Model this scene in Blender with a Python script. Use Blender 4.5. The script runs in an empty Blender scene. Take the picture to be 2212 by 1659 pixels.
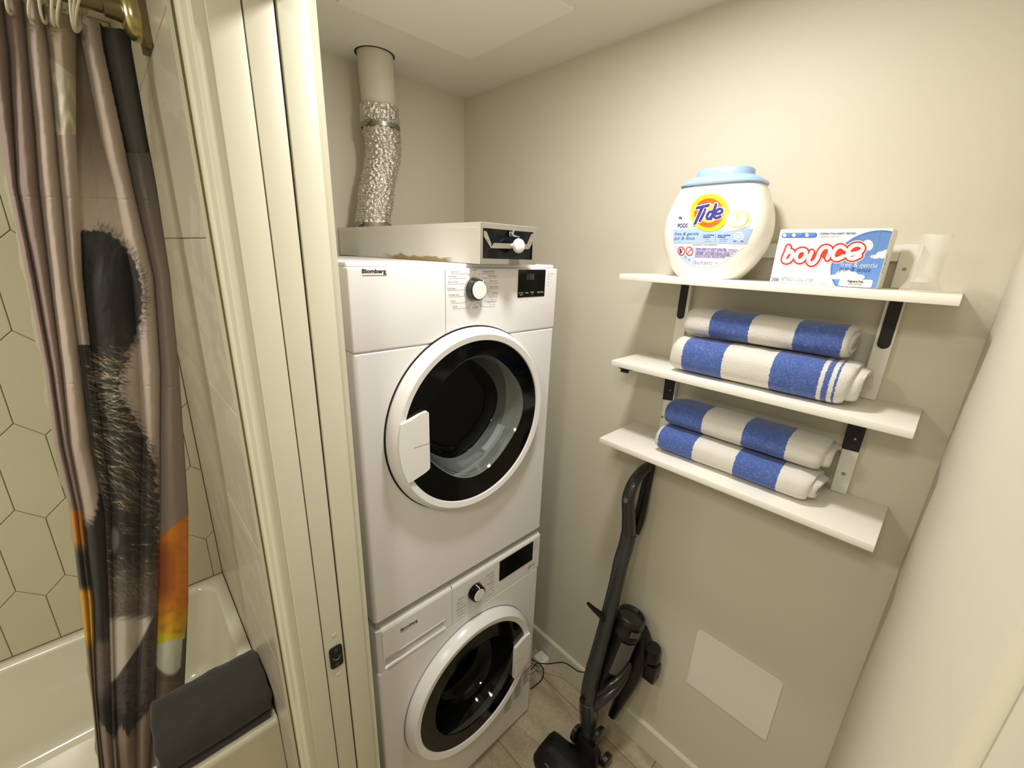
import bpy, bmesh, math, random
from mathutils import Vector, Matrix, noise
random.seed(7)
SC = bpy.context.scene
COL = SC.collection
PI = math.pi
CZ = 1.735                      # camera height above the floor
# ------------------------------------------------------------------ camera
RM = ((0.72619, -0.68651, 0.03559), (-0.17935, -0.23909, -0.95429), (0.66364, 0.68661, -0.29675))
def _rot(rx, ry, rz):
    r = Vector((rx, ry, rz)); th = r.length
    return Matrix.Rotation(th, 3, r.normalized())
_B = Matrix(((1, 0, 0), (0, 0, -1), (0, 1, 0)))
RW = _rot(0.30028568, -0.75745328, -0.08008182) @ _B      # world -> camera (x right, y down, z forward)
FPX, IW, IH = 902.635, 2212.0, 1659.0
cam = bpy.data.cameras.new('camera'); camo = bpy.data.objects.new('camera', cam); COL.objects.link(camo)
cam.sensor_fit = 'HORIZONTAL'; cam.sensor_width = 36.0; cam.lens = 36.0 * FPX / IW; cam.clip_start = 0.01; cam.clip_end = 30
RT = RW.transposed()
xr = RT @ Vector((1, 0, 0)); yu = RT @ Vector((0, -1, 0)); zb = RT @ Vector((0, 0, -1))
M4 = Matrix((xr, yu, zb)).transposed().to_4x4(); M4.translation = Vector((0, 0, CZ))
camo.matrix_world = M4
SC.camera = camo
# ------------------------------------------------------------------ world, lights, exposure
w = bpy.data.worlds.new('world'); SC.world = w; w.use_nodes = True
w.node_tree.nodes['Background'].inputs[0].default_value = (0.9, 0.85, 0.7, 1)
w.node_tree.nodes['Background'].inputs[1].default_value = 0.02
SC.view_settings.view_transform = 'Standard'; SC.view_settings.look = 'None'
SC.view_settings.gamma = 1.0; SC.view_settings.use_curve_mapping = False
SC.view_settings.exposure = 0.0
def area(name, loc, size, power, color, aim=None):
    l = bpy.data.lights.new(name, 'AREA'); l.shape = 'DISK'; l.size = size; l.energy = power; l.color = color
    o = bpy.data.objects.new(name, l); COL.objects.link(o); o.location = loc
    if aim: o.rotation_euler = (Vector(aim) - Vector(loc)).to_track_quat('-Z', 'Y').to_euler()
    return o
area('closet_downlight', (0.61, 0.46, 2.300), 0.12, 9.0, (1.0, 0.972, 0.965))
area('bathroom_light', (-0.55, 0.05, 2.295), 0.25, 9.6, (1.0, 0.968, 0.88))
area('tub_fill', (-0.80, 0.90, 2.295), 0.25, 13.0, (1.0, 0.968, 0.87))  # added fill to brighten the tub while sparing the jambs; no real fixture

# ------------------------------------------------------------------ helpers
def ray(px, py):
    return RT @ Vector(((px - IW / 2) / FPX, (py - IH / 2) / FPX, 1.0))
def at(axis, val, px, py):
    """point of the real surface axis=val that the lens sees at a pixel of the photograph"""
    d = ray(px, py); i = 'xyz'.index(axis)
    v = val - CZ if axis == 'z' else val
    p = d * (v / d[i]); p.z += CZ
    return p
def lin(c):
    return tuple(((v / 255.0) / 12.92 if v / 255.0 <= 0.04045 else ((v / 255.0 + 0.055) / 1.055) ** 2.4) for v in c)
WORLD = {}
def link(o, parent=None):
    COL.objects.link(o)
    if parent: o.parent = parent
    return o
def off(parent):
    return WORLD.get(parent.name, Vector((0, 0, 0))) if parent else Vector((0, 0, 0))
def thing(name, label, cat, loc, group=None):
    o = bpy.data.objects.new(name, None); COL.objects.link(o); o.location = loc
    o.empty_display_size = 0.05
    o['label'] = label; o['category'] = cat
    if group: o['group'] = group
    WORLD[o.name] = Vector(loc)
    return o
def tag(o, label, cat, group=None):
    o['label'] = label; o['category'] = cat
    if group: o['group'] = group
    return o
def mesh(name, verts, faces, mat, parent=None, smooth=False, sharp=None):
    """verts in world coordinates; stored relative to the parent thing"""
    of = off(parent)
    me = bpy.data.meshes.new(name)
    me.from_pydata([(v[0] - of.x, v[1] - of.y, v[2] - of.z) for v in verts], [], faces)
    if mat: me.materials.append(mat)
    me.validate(); 
    o = bpy.data.objects.new(name, me); link(o, parent)
    WORLD[o.name] = of
    if smooth:
        for p in me.polygons: p.use_smooth = True
        if sharp is not None: me.set_sharp_from_angle(angle=math.radians(sharp))
    return o
def from_bm(name, bm, mat, parent=None, smooth=False, sharp=None):
    bmesh.ops.recalc_face_normals(bm, faces=bm.faces)
    bm.verts.index_update()
    v = [tuple(x.co) for x in bm.verts]; f = [[q.index for q in p.verts] for p in bm.faces]
    bm.free()
    return mesh(name, v, f, mat, parent, smooth, sharp)
def add_box(bm, x0, x1, y0, y1, z0, z1, bev=0.0, seg=2):
    r = bmesh.ops.create_cube(bm, size=1.0)
    vs = r['verts']
    for v in vs:
        v.co = Vector(((x0 + x1) / 2 + v.co.x * (x1 - x0), (y0 + y1) / 2 + v.co.y * (y1 - y0), (z0 + z1) / 2 + v.co.z * (z1 - z0)))
    if bev > 0:
        es = list({e for v in vs for e in v.link_edges})
        bmesh.ops.bevel(bm, geom=es, offset=bev, segments=seg, affect='EDGES', profile=0.5)
def box(name, x0, x1, y0, y1, z0, z1, mat, parent=None, bev=0.0, seg=2):
    bm = bmesh.new(); add_box(bm, x0, x1, y0, y1, z0, z1, bev, seg)
    return from_bm(name, bm, mat, parent, bev > 0, 40)
def struct(o):
    o['kind'] = 'structure'; return o
def loft(name, rings, mat, parent=None, close=(True, True), smooth=True, sharp=50):
    n = len(rings[0]); V = []; F = []
    for r in rings: V += [tuple(p) for p in r]
    for i in range(len(rings) - 1):
        for j in range(n):
            a = i * n + j; b = i * n + (j + 1) % n
            F.append((a, b, b + n, a + n))
    if close[0]: F.append(tuple(range(n))[::-1])
    if close[1]: F.append(tuple((len(rings) - 1) * n + k for k in range(n)))
    bm = bmesh.new()
    bv = [bm.verts.new(v) for v in V]
    for f in F:
        try: bm.faces.new([bv[k] for k in f])
        except ValueError: pass
    return from_bm(name, bm, mat, parent, smooth, sharp)
def superring(c, U, Vv, a, b, n=24, p=2.0):
    """closed superellipse ring round c with half axes a along U and b along V"""
    out = []
    for k in range(n):
        t = 2 * PI * k / n; ct, st = math.cos(t), math.sin(t)
        x = math.copysign(abs(ct) ** (2 / p), ct) * a; y = math.copysign(abs(st) ** (2 / p), st) * b
        out.append(Vector(c) + Vector(U) * x + Vector(Vv) * y)
    return out
def catmull(P, k=6):
    P = [Vector(p) for p in P]; out = []
    for i in range(len(P) - 1):
        p0 = P[max(i - 1, 0)]; p1 = P[i]; p2 = P[i + 1]; p3 = P[min(i + 2, len(P) - 1)]
        for j in range(k):
            t = j / k
            out.append(0.5 * ((2 * p1) + (p2 - p0) * t + (2 * p0 - 5 * p1 + 4 * p2 - p3) * t * t + (3 * p1 - p0 - 3 * p2 + p3) * t ** 3))
    out.append(P[-1]); return out
def tube(name, P, r, mat, parent=None, n=10, k=6, closed_ends=True, smoothpath=True):
    Q = catmull(P, k) if smoothpath else [Vector(p) for p in P]
    rings = []; up = None
    for i, q in enumerate(Q):
        t = (Q[min(i + 1, len(Q) - 1)] - Q[max(i - 1, 0)]).normalized()
        if up is None:
            up = Vector((0, 0, 1)) if abs(t.z) < 0.9 else Vector((1, 0, 0))
        u = (up - t * up.dot(t)).normalized(); v = t.cross(u); up = u
        rr = r(i / max(1, len(Q) - 1)) if callable(r) else r
        rings.append([q + (u * math.cos(2 * PI * j / n) + v * math.sin(2 * PI * j / n)) * rr for j in range(n)])
    return loft(name, rings, mat, parent, (closed_ends, closed_ends))
def lathe(name, prof, c, axis, mat, parent=None, n=64, sharp=35, closed=False):
    """prof: list of (radius, offset along axis) ; axis 'x','y','z'"""
    V = []; F = []; m = len(prof)
    for (r, h) in prof:
        for k in range(n):
            t = 2 * PI * k / n; a = r * math.cos(t); b = r * math.sin(t)
            if axis == 'y': V.append((c[0] + a, c[1] + h, c[2] + b))
            elif axis == 'z': V.append((c[0] + a, c[1] + b, c[2] + h))
            else: V.append((c[0] + h, c[1] + a, c[2] + b))
    for i in range(m - 1):
        for k in range(n):
            F.append((i * n + k, i * n + (k + 1) % n, (i + 1) * n + (k + 1) % n, (i + 1) * n + k))
    if closed:
        for k in range(n): F.append(((m - 1) * n + k, (m - 1) * n + (k + 1) % n, (k + 1) % n, k))
    bm = bmesh.new(); bv = [bm.verts.new(v) for v in V]
    for f in F: bm.faces.new([bv[q] for q in f])
    bmesh.ops.remove_doubles(bm, verts=bm.verts, dist=1e-5)
    return from_bm(name, bm, mat, parent, True, sharp)
def prism(name, poly, d0, d1, axis, mat, parent=None, bev=0.0, smooth=False):
    """extrude a 2D polygon; axis 'y': poly in (x,z); 'x': poly in (y,z); 'z': poly in (x,y)"""
    def P(a, b, d): return (a, d, b) if axis == 'y' else ((d, a, b) if axis == 'x' else (a, b, d))
    bm = bmesh.new(); n = len(poly)
    A = [bm.verts.new(P(a, b, d0)) for a, b in poly]; Bv = [bm.verts.new(P(a, b, d1)) for a, b in poly]
    f0 = bm.faces.new(A); f1 = bm.faces.new(Bv)
    for k in range(n): bm.faces.new((A[k], A[(k + 1) % n], Bv[(k + 1) % n], Bv[k]))
    if bev > 0:
        bmesh.ops.bevel(bm, geom=list(f0.edges), offset=bev, segments=2, affect='EDGES', profile=0.5)
    return from_bm(name, bm, mat, parent, smooth or bev > 0, 35)
def rrect(a0, a1, b0, b1, r, n=5):
    out = []
    for (cx, cy, s) in ((a1 - r, b1 - r, 0), (a0 + r, b1 - r, 1), (a0 + r, b0 + r, 2), (a1 - r, b0 + r, 3)):
        for k in range(n + 1):
            t = (s + k / n) * PI / 2
            out.append((cx + r * math.cos(t), cy + r * math.sin(t)))
    return out
def blob(strokes, wd, polys=(), grow=0.0, step=4.0):
    """one clean flat outline for thick round-ended lines and polygons: marching squares over their distance field"""
    segs = []
    for P in strokes:
        for a, b in zip(P[:-1], P[1:]): segs.append((a[0], a[1], b[0], b[1]))
    psegs = [[(p[k][0], p[k][1], p[(k + 1) % len(p)][0], p[(k + 1) % len(p)][1]) for k in range(len(p))] for p in polys]
    def ds(x, y, s_):
        ax, ay, bx, by = s_; dx, dy = bx - ax, by - ay; L = dx * dx + dy * dy
        t = 0 if L == 0 else max(0.0, min(1.0, ((x - ax) * dx + (y - ay) * dy) / L))
        return math.hypot(x - ax - t * dx, y - ay - t * dy)
    def f(x, y):
        v = -1e9
        if segs: v = wd / 2 - min(ds(x, y, q) for q in segs)
        for ps in psegs:
            d = min(ds(x, y, q) for q in ps); ins = False
            for (ax, ay, bx, by) in ps:
                if (ay > y) != (by > y) and x < (bx - ax) * (y - ay) / (by - ay) + ax: ins = not ins
            v = max(v, (d if ins else -d) + grow)
        return v
    xs = [q[k] for q in segs for k in (0, 2)] + [q[k] for ps in psegs for q in ps for k in (0, 2)]
    ys = [q[k] for q in segs for k in (1, 3)] + [q[k] for ps in psegs for q in ps for k in (1, 3)]
    m = wd / 2 + grow + step
    x0, y0 = min(xs) - m, min(ys) - m; nx = int((max(xs) + m - x0) / step) + 1; ny = int((max(ys) + m - y0) / step) + 1
    G = [[f(x0 + i * step, y0 + j * step) for j in range(ny + 1)] for i in range(nx + 1)]
    out = []
    for i in range(nx):
        for j in range(ny):
            c = ((i, j), (i + 1, j), (i + 1, j + 1), (i, j + 1)); v = [G[a][b] for a, b in c]
            if max(v) <= 0: continue
            P = []
            for k in range(4):
                a, b = c[k], c[(k + 1) % 4]; va, vb = v[k], v[(k + 1) % 4]
                if va > 0: P.append((x0 + a[0] * step, y0 + a[1] * step))
                if (va > 0) != (vb > 0):
                    t = va / (va - vb); P.append((x0 + (a[0] + (b[0] - a[0]) * t) * step, y0 + (a[1] + (b[1] - a[1]) * t) * step))
            if len(P) > 2: out.append(P)
    return out
def smooth2(P, k=5):
    return [(q.x, q.y) for q in catmull([(a, b, 0) for a, b in P], k)]
# --- lettering: built-in font, turned into flat geometry
TCACHE = {}
def text2d(s, bold=0.0, shear=0.0):
    key = (s, bold, shear)
    if key in TCACHE: return TCACHE[key]
    cu = bpy.data.curves.new('t', 'FONT'); cu.body = s; cu.size = 1.0; cu.offset = bold; cu.shear = shear
    cu.resolution_u = 3
    ob = bpy.data.objects.new('t', cu)
    me = bpy.data.meshes.new_from_object(ob)
    V = [(v.co.x, v.co.y) for v in me.vertices]; F = [tuple(p.vertices) for p in me.polygons]
    bpy.data.objects.remove(ob); bpy.data.curves.remove(cu); bpy.data.meshes.remove(me)
    TCACHE[key] = (V, F); return V, F
def lettering(items, mat, parent, origin, U, Vv, name='lettering', proj=None, sub=0.0):
    """items: (string, u0, v0, u1, v1, bold, shear) fitted to the box u0..u1, v0..v1 ; or (None, polygon)"""
    U = Vector(U); Vv = Vector(Vv); O = Vector(origin); bm = bmesh.new()
    for it in items:
        if it[0] is None:
            vs = [bm.verts.new((a, b, 0)) for a, b in it[1]]
            try: bm.faces.new(vs)
            except ValueError: pass
            continue
        s, u0, v0, u1, v1, bold, shear = it
        V, F = text2d(s, bold, shear)
        if not V: continue
        xs = [v[0] for v in V]; ys = [v[1] for v in V]
        sx = (u1 - u0) / max(1e-6, max(xs) - min(xs)); sy = (v1 - v0) / max(1e-6, max(ys) - min(ys))
        vs = [bm.verts.new((u0 + (a - min(xs)) * sx, v0 + (b - min(ys)) * sy, 0)) for a, b in V]
        for f in F:
            try: bm.faces.new([vs[k] for k in f])
            except ValueError: pass
    if sub > 0:
        bmesh.ops.triangulate(bm, faces=bm.faces)
        for _ in range(5):
            es = [e for e in bm.edges if e.calc_length() > sub]
            if not es: break
            bmesh.ops.subdivide_edges(bm, edges=es, cuts=1)
            bmesh.ops.triangulate(bm, faces=bm.faces)
    bm.verts.index_update()
    V = []
    for v in bm.verts:
        p = proj(v.co.x, v.co.y) if proj else O + U * v.co.x + Vv * v.co.y
        V.append(tuple(p))
    F = [[q.index for q in f.verts] for f in bm.faces]
    bm.free()
    o = mesh(name, V, F, mat, parent)
    if len(items) > 1: o['kind'] = 'stuff'
    return o
def bar(u0, v0, u1, v1): return (None, [(u0, v0), (u1, v0), (u1, v1), (u0, v1)])
def circ(cu, cv, ru, rv, n=40): return (None, [(cu + ru * math.cos(2 * PI * k / n), cv + rv * math.sin(2 * PI * k / n)) for k in range(n)])
def ringp(cu, cv, r0, r1, n=28, ratio=1.0):
    out = []
    for k in range(n):
        a, b = 2 * PI * k / n, 2 * PI * (k + 1) / n
        out.append((None, [(cu + r0 * math.cos(a), cv + r0 * math.sin(a) * ratio), (cu + r1 * math.cos(a), cv + r1 * math.sin(a) * ratio),
                           (cu + r1 * math.cos(b), cv + r1 * math.sin(b) * ratio), (cu + r0 * math.cos(b), cv + r0 * math.sin(b) * ratio)]))
    return out
def strokep(P, wd):
    out = []
    for (a, b) in zip(P[:-1], P[1:]):
        dx, dy = b[0] - a[0], b[1] - a[1]; L = math.hypot(dx, dy) or 1
        nx, ny = -dy / L * wd / 2, dx / L * wd / 2
        out.append((None, [(a[0] + nx, a[1] + ny), (a[0] - nx, a[1] - ny), (b[0] - nx, b[1] - ny), (b[0] + nx, b[1] + ny)]))
    return out
# ------------------------------------------------------------------ materials
def nm(name):
    m = bpy.data.materials.new(name); m.use_nodes = True
    return m, m.node_tree, m.node_tree.nodes['Principled BSDF']
def basic(name, c, rough=0.5, metal=0.0, spec=0.5, bump=None, var=None, coat=0.0, sheen=0.0, srgb=True):
    m, nt, b = nm(name); c = lin(c) if srgb else c
    b.inputs['Base Color'].default_value = (*c, 1); b.inputs['Roughness'].default_value = rough
    b.inputs['Metallic'].default_value = metal; b.inputs['Specular IOR Level'].default_value = spec
    b.inputs['Coat Weight'].default_value = coat; b.inputs['Sheen Weight'].default_value = sheen
    tc = None
    if bump or var:
        tc = nt.nodes.new('ShaderNodeTexCoord')
    if bump:
        sc, st, dist = bump
        n = nt.nodes.new('ShaderNodeTexNoise'); n.inputs['Scale'].default_value = sc; n.inputs['Detail'].default_value = 4
        bp = nt.nodes.new('ShaderNodeBump'); bp.inputs['Strength'].default_value = st; bp.inputs['Distance'].default_value = dist
        nt.links.new(tc.outputs['Object'], n.inputs['Vector']); nt.links.new(n.outputs['Fac'], bp.inputs['Height'])
        nt.links.new(bp.outputs['Normal'], b.inputs['Normal'])
    if var:
        sc, amt = var
        n = nt.nodes.new('ShaderNodeTexNoise'); n.inputs['Scale'].default_value = sc; n.inputs['Detail'].default_value = 5
        r = nt.nodes.new('ShaderNodeMapRange'); r.inputs[1].default_value = 0.3; r.inputs[2].default_value = 0.7
        r.inputs[3].default_value = 1 - amt; r.inputs[4].default_value = 1 + amt
        mx = nt.nodes.new('ShaderNodeVectorMath'); mx.operation = 'SCALE'; mx.inputs[0].default_value = c
        nt.links.new(tc.outputs['Object'], n.inputs['Vector']); nt.links.new(n.outputs['Fac'], r.inputs[0])
        nt.links.new(r.outputs[0], mx.inputs['Scale']); nt.links.new(mx.outputs[0], b.inputs['Base Color'])
    return m
M = {}
M['wall'] = basic('cream_wall_paint', (212, 206, 186), 0.62, bump=(260, 0.12, 0.001), var=(2.5, 0.015))
M['ceil'] = basic('ceiling_paint', (226, 222, 208), 0.7, bump=(200, 0.15, 0.001))
M['panelw'] = basic('access_panel_white', (232, 230, 216), 0.5, bump=(300, 0.05, 0.001))
M['trim'] = basic('trim_enamel', (214, 210, 188), 0.35, bump=(120, 0.06, 0.001), var=(6, 0.015))
M['doorm'] = basic('door_enamel', (212, 207, 186), 0.38, bump=(140, 0.12, 0.001), var=(8, 0.02))
M['white'] = basic('appliance_white', (236, 233, 232), 0.3, bump=(500, 0.05, 0.0005))
M['whitep'] = basic('white_plastic', (238, 236, 232), 0.28)
M['gap'] = basic('dark_gap', (18, 18, 16), 0.9)
M['greypl'] = basic('grey_plastic', (140, 138, 134), 0.5)
M['ink'] = basic('grey_ink', (146, 142, 138), 0.6)
M['dink'] = basic('dark_ink', (52, 50, 50), 0.5)
M['blackg'] = basic('gloss_black', (4, 4, 4), 0.07, spec=0.22)
M['disp'] = basic('display_black', (9, 10, 10), 0.15)
M['digits'] = basic('display_digits', (95, 98, 88), 0.5)
M['blackm'] = basic('matte_black_steel', (14, 14, 14), 0.55)
M['drum'] = basic('drum_steel', (50, 48, 40), 0.75, metal=0.0, spec=0.2)
M['cream'] = basic('bulkhead_cream', (205, 196, 172), 0.45)
M['gasket'] = basic('rubber_gasket', (60, 60, 56), 0.7)
M['chrome'] = basic('chrome', (200, 200, 196), 0.18, metal=1.0)
M['steel'] = basic('screw_steel', (150, 145, 135), 0.35, metal=0.9)
M['galv'] = basic('galvanised_edge', (150, 144, 130), 0.5, metal=0.3, bump=(60, 0.1, 0.001))
M['shelf'] = basic('white_laminate', (238, 234, 222), 0.42, bump=(220, 0.06, 0.0005))
M['pipe'] = basic('painted_duct', (206, 201, 182), 0.45, var=(14, 0.04))
M['red'] = basic('red_ink', (165, 40, 36), 0.5)
M['lblue'] = basic('label_light_blue', (168, 196, 232), 0.45)
M['lblue2'] = basic('label_pale_blue', (196, 212, 238), 0.45)
M['navy'] = basic('label_navy', (52, 44, 130), 0.45)
M['violet'] = basic('label_violet_grey', (120, 112, 180), 0.45)
M['yellow'] = basic('label_yellow', (250, 232, 10), 0.4)
M['orange'] = basic('label_orange', (242, 96, 16), 0.4)
M['signred'] = basic('label_red', (196, 50, 40), 0.45)
M['jug'] = basic('jug_white', (244, 240, 230), 0.3, coat=0.1)
M['cap'] = basic('cap_blue', (158, 186, 224), 0.32)
M['card'] = basic('carton_white', (240, 236, 226), 0.5)
M['cardside'] = basic('carton_side', (222, 216, 200), 0.55)
M['bblue'] = basic('carton_blue', (74, 118, 190), 0.45)
M['bblue2'] = basic('carton_sky', (98, 140, 202), 0.45, var=(9, 0.12))
M['cloud'] = basic('carton_cloud', (216, 218, 230), 0.5)
M['bred'] = basic('carton_red', (200, 40, 46), 0.42)
M['bred2'] = basic('carton_bright_red', (236, 52, 24), 0.42)
M['podt'] = basic('pod_tan', (226, 200, 140), 0.45)
M['podw'] = basic('pod_white', (238, 228, 206), 0.4)
M['podg'] = basic('pod_grey', (206, 196, 182), 0.4)
M['tub'] = basic('tub_enamel', (226, 222, 202), 0.14, coat=0.4)
M['grout'] = basic('grout', (150, 142, 108), 0.9)
M['hex'] = basic('hex_tile_glaze', (206, 199, 172), 0.42, var=(3, 0.03), bump=(30, 0.04, 0.002))
M['nickel'] = basic('brushed_nickel', (128, 118, 88), 0.38, metal=0.85)
M['nickelb'] = basic('polished_nickel', (190, 178, 130), 0.2, metal=0.9)
M['ringw'] = basic('ring_plastic', (222, 216, 186), 0.4)
M['vgrey'] = basic('vacuum_grey', (50, 52, 52), 0.3, coat=0.15)
M['vdark'] = basic('vacuum_dark', (25, 25, 24), 0.25, coat=0.3)
M['vblack'] = basic('vacuum_black', (7, 7, 7), 0.4)
M['vclear'] = basic('dust_cup_smoke', (84, 83, 80), 0.25)
M['vblue'] = basic('vacuum_blue_accent', (40, 70, 150), 0.3)
M['cable'] = basic('black_cable', (16, 16, 20), 0.4)
M['rust'] = basic('rust_streak_glue', (150, 125, 70), 0.7)

def m_marble():
    m, nt, b = nm('wall_tile_marble'); tc = nt.nodes.new('ShaderNodeTexCoord')
    mp = nt.nodes.new('ShaderNodeMapping'); mp.inputs['Scale'].default_value = (1, 1.2, 2.2); mp.inputs['Rotation'].default_value = (0.5, 0, 0)
    n = nt.nodes.new('ShaderNodeTexNoise'); n.inputs['Scale'].default_value = 3.2; n.inputs['Detail'].default_value = 7; n.inputs['Distortion'].default_value = 1.6
    cr = nt.nodes.new('ShaderNodeValToRGB'); e = cr.color_ramp.elements
    e[0].position = 0.35; e[0].color = (*lin((184, 174, 156)), 1); e[1].position = 0.62; e[1].color = (*lin((192, 183, 166)), 1)
    x = cr.color_ramp.elements.new(0.51); x.color = (*lin((187, 178, 160)), 1)
    y = cr.color_ramp.elements.new(0.53); y.color = (*lin((197, 189, 173)), 1)
    nt.links.new(tc.outputs['Object'], mp.inputs[0]); nt.links.new(mp.outputs[0], n.inputs['Vector']); nt.links.new(n.outputs['Fac'], cr.inputs[0])
    nt.links.new(cr.outputs[0], b.inputs['Base Color']); b.inputs['Roughness'].default_value = 0.3
    return m
M['marble'] = m_marble()
def m_floor():
    m, nt, b = nm('floor_tile_stone'); tc = nt.nodes.new('ShaderNodeTexCoord')
    mp = nt.nodes.new('ShaderNodeMapping'); mp.inputs['Scale'].default_value = (5, 1.1, 1)
    n = nt.nodes.new('ShaderNodeTexNoise'); n.inputs['Scale'].default_value = 3; n.inputs['Detail'].default_value = 6; n.inputs['Distortion'].default_value = 0.8
    n2 = nt.nodes.new('ShaderNodeTexNoise'); n2.inputs['Scale'].default_value = 90; n2.inputs['Detail'].default_value = 4
    cr = nt.nodes.new('ShaderNodeValToRGB'); e = cr.color_ramp.elements
    e[0].position = 0.34; e[0].color = (*lin((158, 144, 118)), 1); e[1].position = 0.66; e[1].color = (*lin((190, 176, 148)), 1)
    mx = nt.nodes.new('ShaderNodeMixRGB'); mx.blend_type = 'OVERLAY'; mx.inputs[0].default_value = 0.35
    nt.links.new(tc.outputs['Object'], mp.inputs[0]); nt.links.new(mp.outputs[0], n.inputs['Vector']); nt.links.new(tc.outputs['Object'], n2.inputs['Vector'])
    nt.links.new(n.outputs['Fac'], cr.inputs[0]); nt.links.new(cr.outputs[0], mx.inputs[1]); nt.links.new(n2.outputs['Color'], mx.inputs[2])
    bw = nt.nodes.new('ShaderNodeRGBToBW'); nt.links.new(n2.outputs['Color'], bw.inputs[0]); nt.links.new(bw.outputs[0], mx.inputs[2])
    nt.links.new(mx.outputs[0], b.inputs['Base Color']); b.inputs['Roughness'].default_value = 0.42
    return m
M['floor'] = m_floor()
def m_ductbox():
    m, nt, b = nm('duct_box_paint'); tc = nt.nodes.new('ShaderNodeTexCoord')
    sep = nt.nodes.new('ShaderNodeSeparateXYZ'); nt.links.new(tc.outputs['Object'], sep.inputs[0])
    n = nt.nodes.new('ShaderNodeTexNoise'); n.inputs['Scale'].default_value = 14; n.inputs['Detail'].default_value = 4
    nt.links.new(tc.outputs['Object'], n.inputs['Vector'])
    # old glue stain along the lower edge (object z from the bottom), between two y limits
    def mr(src, a, bb, c, d):
        r = nt.nodes.new('ShaderNodeMapRange'); r.inputs[1].default_value = a; r.inputs[2].default_value = bb; r.inputs[3].default_value = c; r.inputs[4].default_value = d
        nt.links.new(src, r.inputs[0]); return r.outputs[0]
    def mm(op, a, c):
        q = nt.nodes.new('ShaderNodeMath'); q.operation = op
        for i, s in enumerate((a, c)):
            if isinstance(s, (int, float)): q.inputs[i].default_value = s
            else: nt.links.new(s, q.inputs[i])
        return q.outputs[0]
    zz = mm('SUBTRACT', sep.outputs[2], mm('MULTIPLY', mm('SUBTRACT', n.outputs['Fac'], 0.5), 0.03))
    low = mr(zz, 0.008, 0.012, 1, 0)
    yb = mm('MULTIPLY', mr(sep.outputs[1], 0.10, 0.13, 0, 1), mr(sep.outputs[1], 0.38, 0.46, 1, 0))
    s = mm('MULTIPLY', low, yb)
    mx = nt.nodes.new('ShaderNodeMixRGB'); mx.inputs[1].default_value = (*lin((240, 238, 228)), 1); mx.inputs[2].default_value = (*lin((176, 152, 98)), 1)
    nt.links.new(s, mx.inputs[0]); nt.links.new(mx.outputs[0], b.inputs['Base Color']); b.inputs['Roughness'].default_value = 0.45
    return m
M['ductbox'] = m_ductbox()
def m_foil():
    m, nt, b = nm('aluminium_foil'); tc = nt.nodes.new('ShaderNodeTexCoord')
    n = nt.nodes.new('ShaderNodeTexVoronoi'); n.inputs['Scale'].default_value = 95
    n2 = nt.nodes.new('ShaderNodeTexNoise'); n2.inputs['Scale'].default_value = 60; n2.inputs['Detail'].default_value = 3
    bp = nt.nodes.new('ShaderNodeBump'); bp.inputs['Strength'].default_value = 1.0; bp.inputs['Distance'].default_value = 0.006
    ad = nt.nodes.new('ShaderNodeMath'); ad.operation = 'ADD'
    nt.links.new(tc.outputs['Object'], n.inputs['Vector']); nt.links.new(tc.outputs['Object'], n2.inputs['Vector'])
    nt.links.new(n.outputs['Distance'], ad.inputs[0]); nt.links.new(n2.outputs['Fac'], ad.inputs[1])
    nt.links.new(ad.outputs[0], bp.inputs['Height']); nt.links.new(bp.outputs['Normal'], b.inputs['Normal'])
    b.inputs['Base Color'].default_value = (*lin((226, 222, 212)), 1); b.inputs['Metallic'].default_value = 0.85; b.inputs['Roughness'].default_value = 0.28
    return m
M['foil'] = m_foil()
def m_glass(name, tint, base, fac):
    m = bpy.data.materials.new(name); m.use_nodes = True; nt = m.node_tree; nt.nodes.clear()
    out = nt.nodes.new('ShaderNodeOutputMaterial'); tr = nt.nodes.new('ShaderNodeBsdfTransparent'); tr.inputs[0].default_value = (*tint, 1)
    gl = nt.nodes.new('ShaderNodeBsdfPrincipled'); gl.inputs['Base Color'].default_value = (*lin(base), 1); gl.inputs['Roughness'].default_value = 0.05
    mx = nt.nodes.new('ShaderNodeMixShader'); mx.inputs[0].default_value = fac
    nt.links.new(tr.outputs[0], mx.inputs[1]); nt.links.new(gl.outputs[0], mx.inputs[2]); nt.links.new(mx.outputs[0], out.inputs[0])
    return m
M['glassd'] = m_glass('door_window_glass', (0.62, 0.62, 0.58), (6, 6, 6), 0.35)
M['glassw'] = m_glass('washer_window_glass', (0.45, 0.45, 0.40), (8, 8, 7), 0.4)
M['bowl'] = m_glass('clear_door_bowl', (0.7, 0.74, 0.74), (160, 166, 162), 0.34)
def m_cup():
    m, nt, b = nm('frosted_cup_plastic'); b.inputs['Base Color'].default_value = (*lin((238, 234, 220)), 1)
    b.inputs['Roughness'].default_value = 0.4; b.inputs['Alpha'].default_value = 0.24
    return m
M['cup'] = m_cup()
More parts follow.
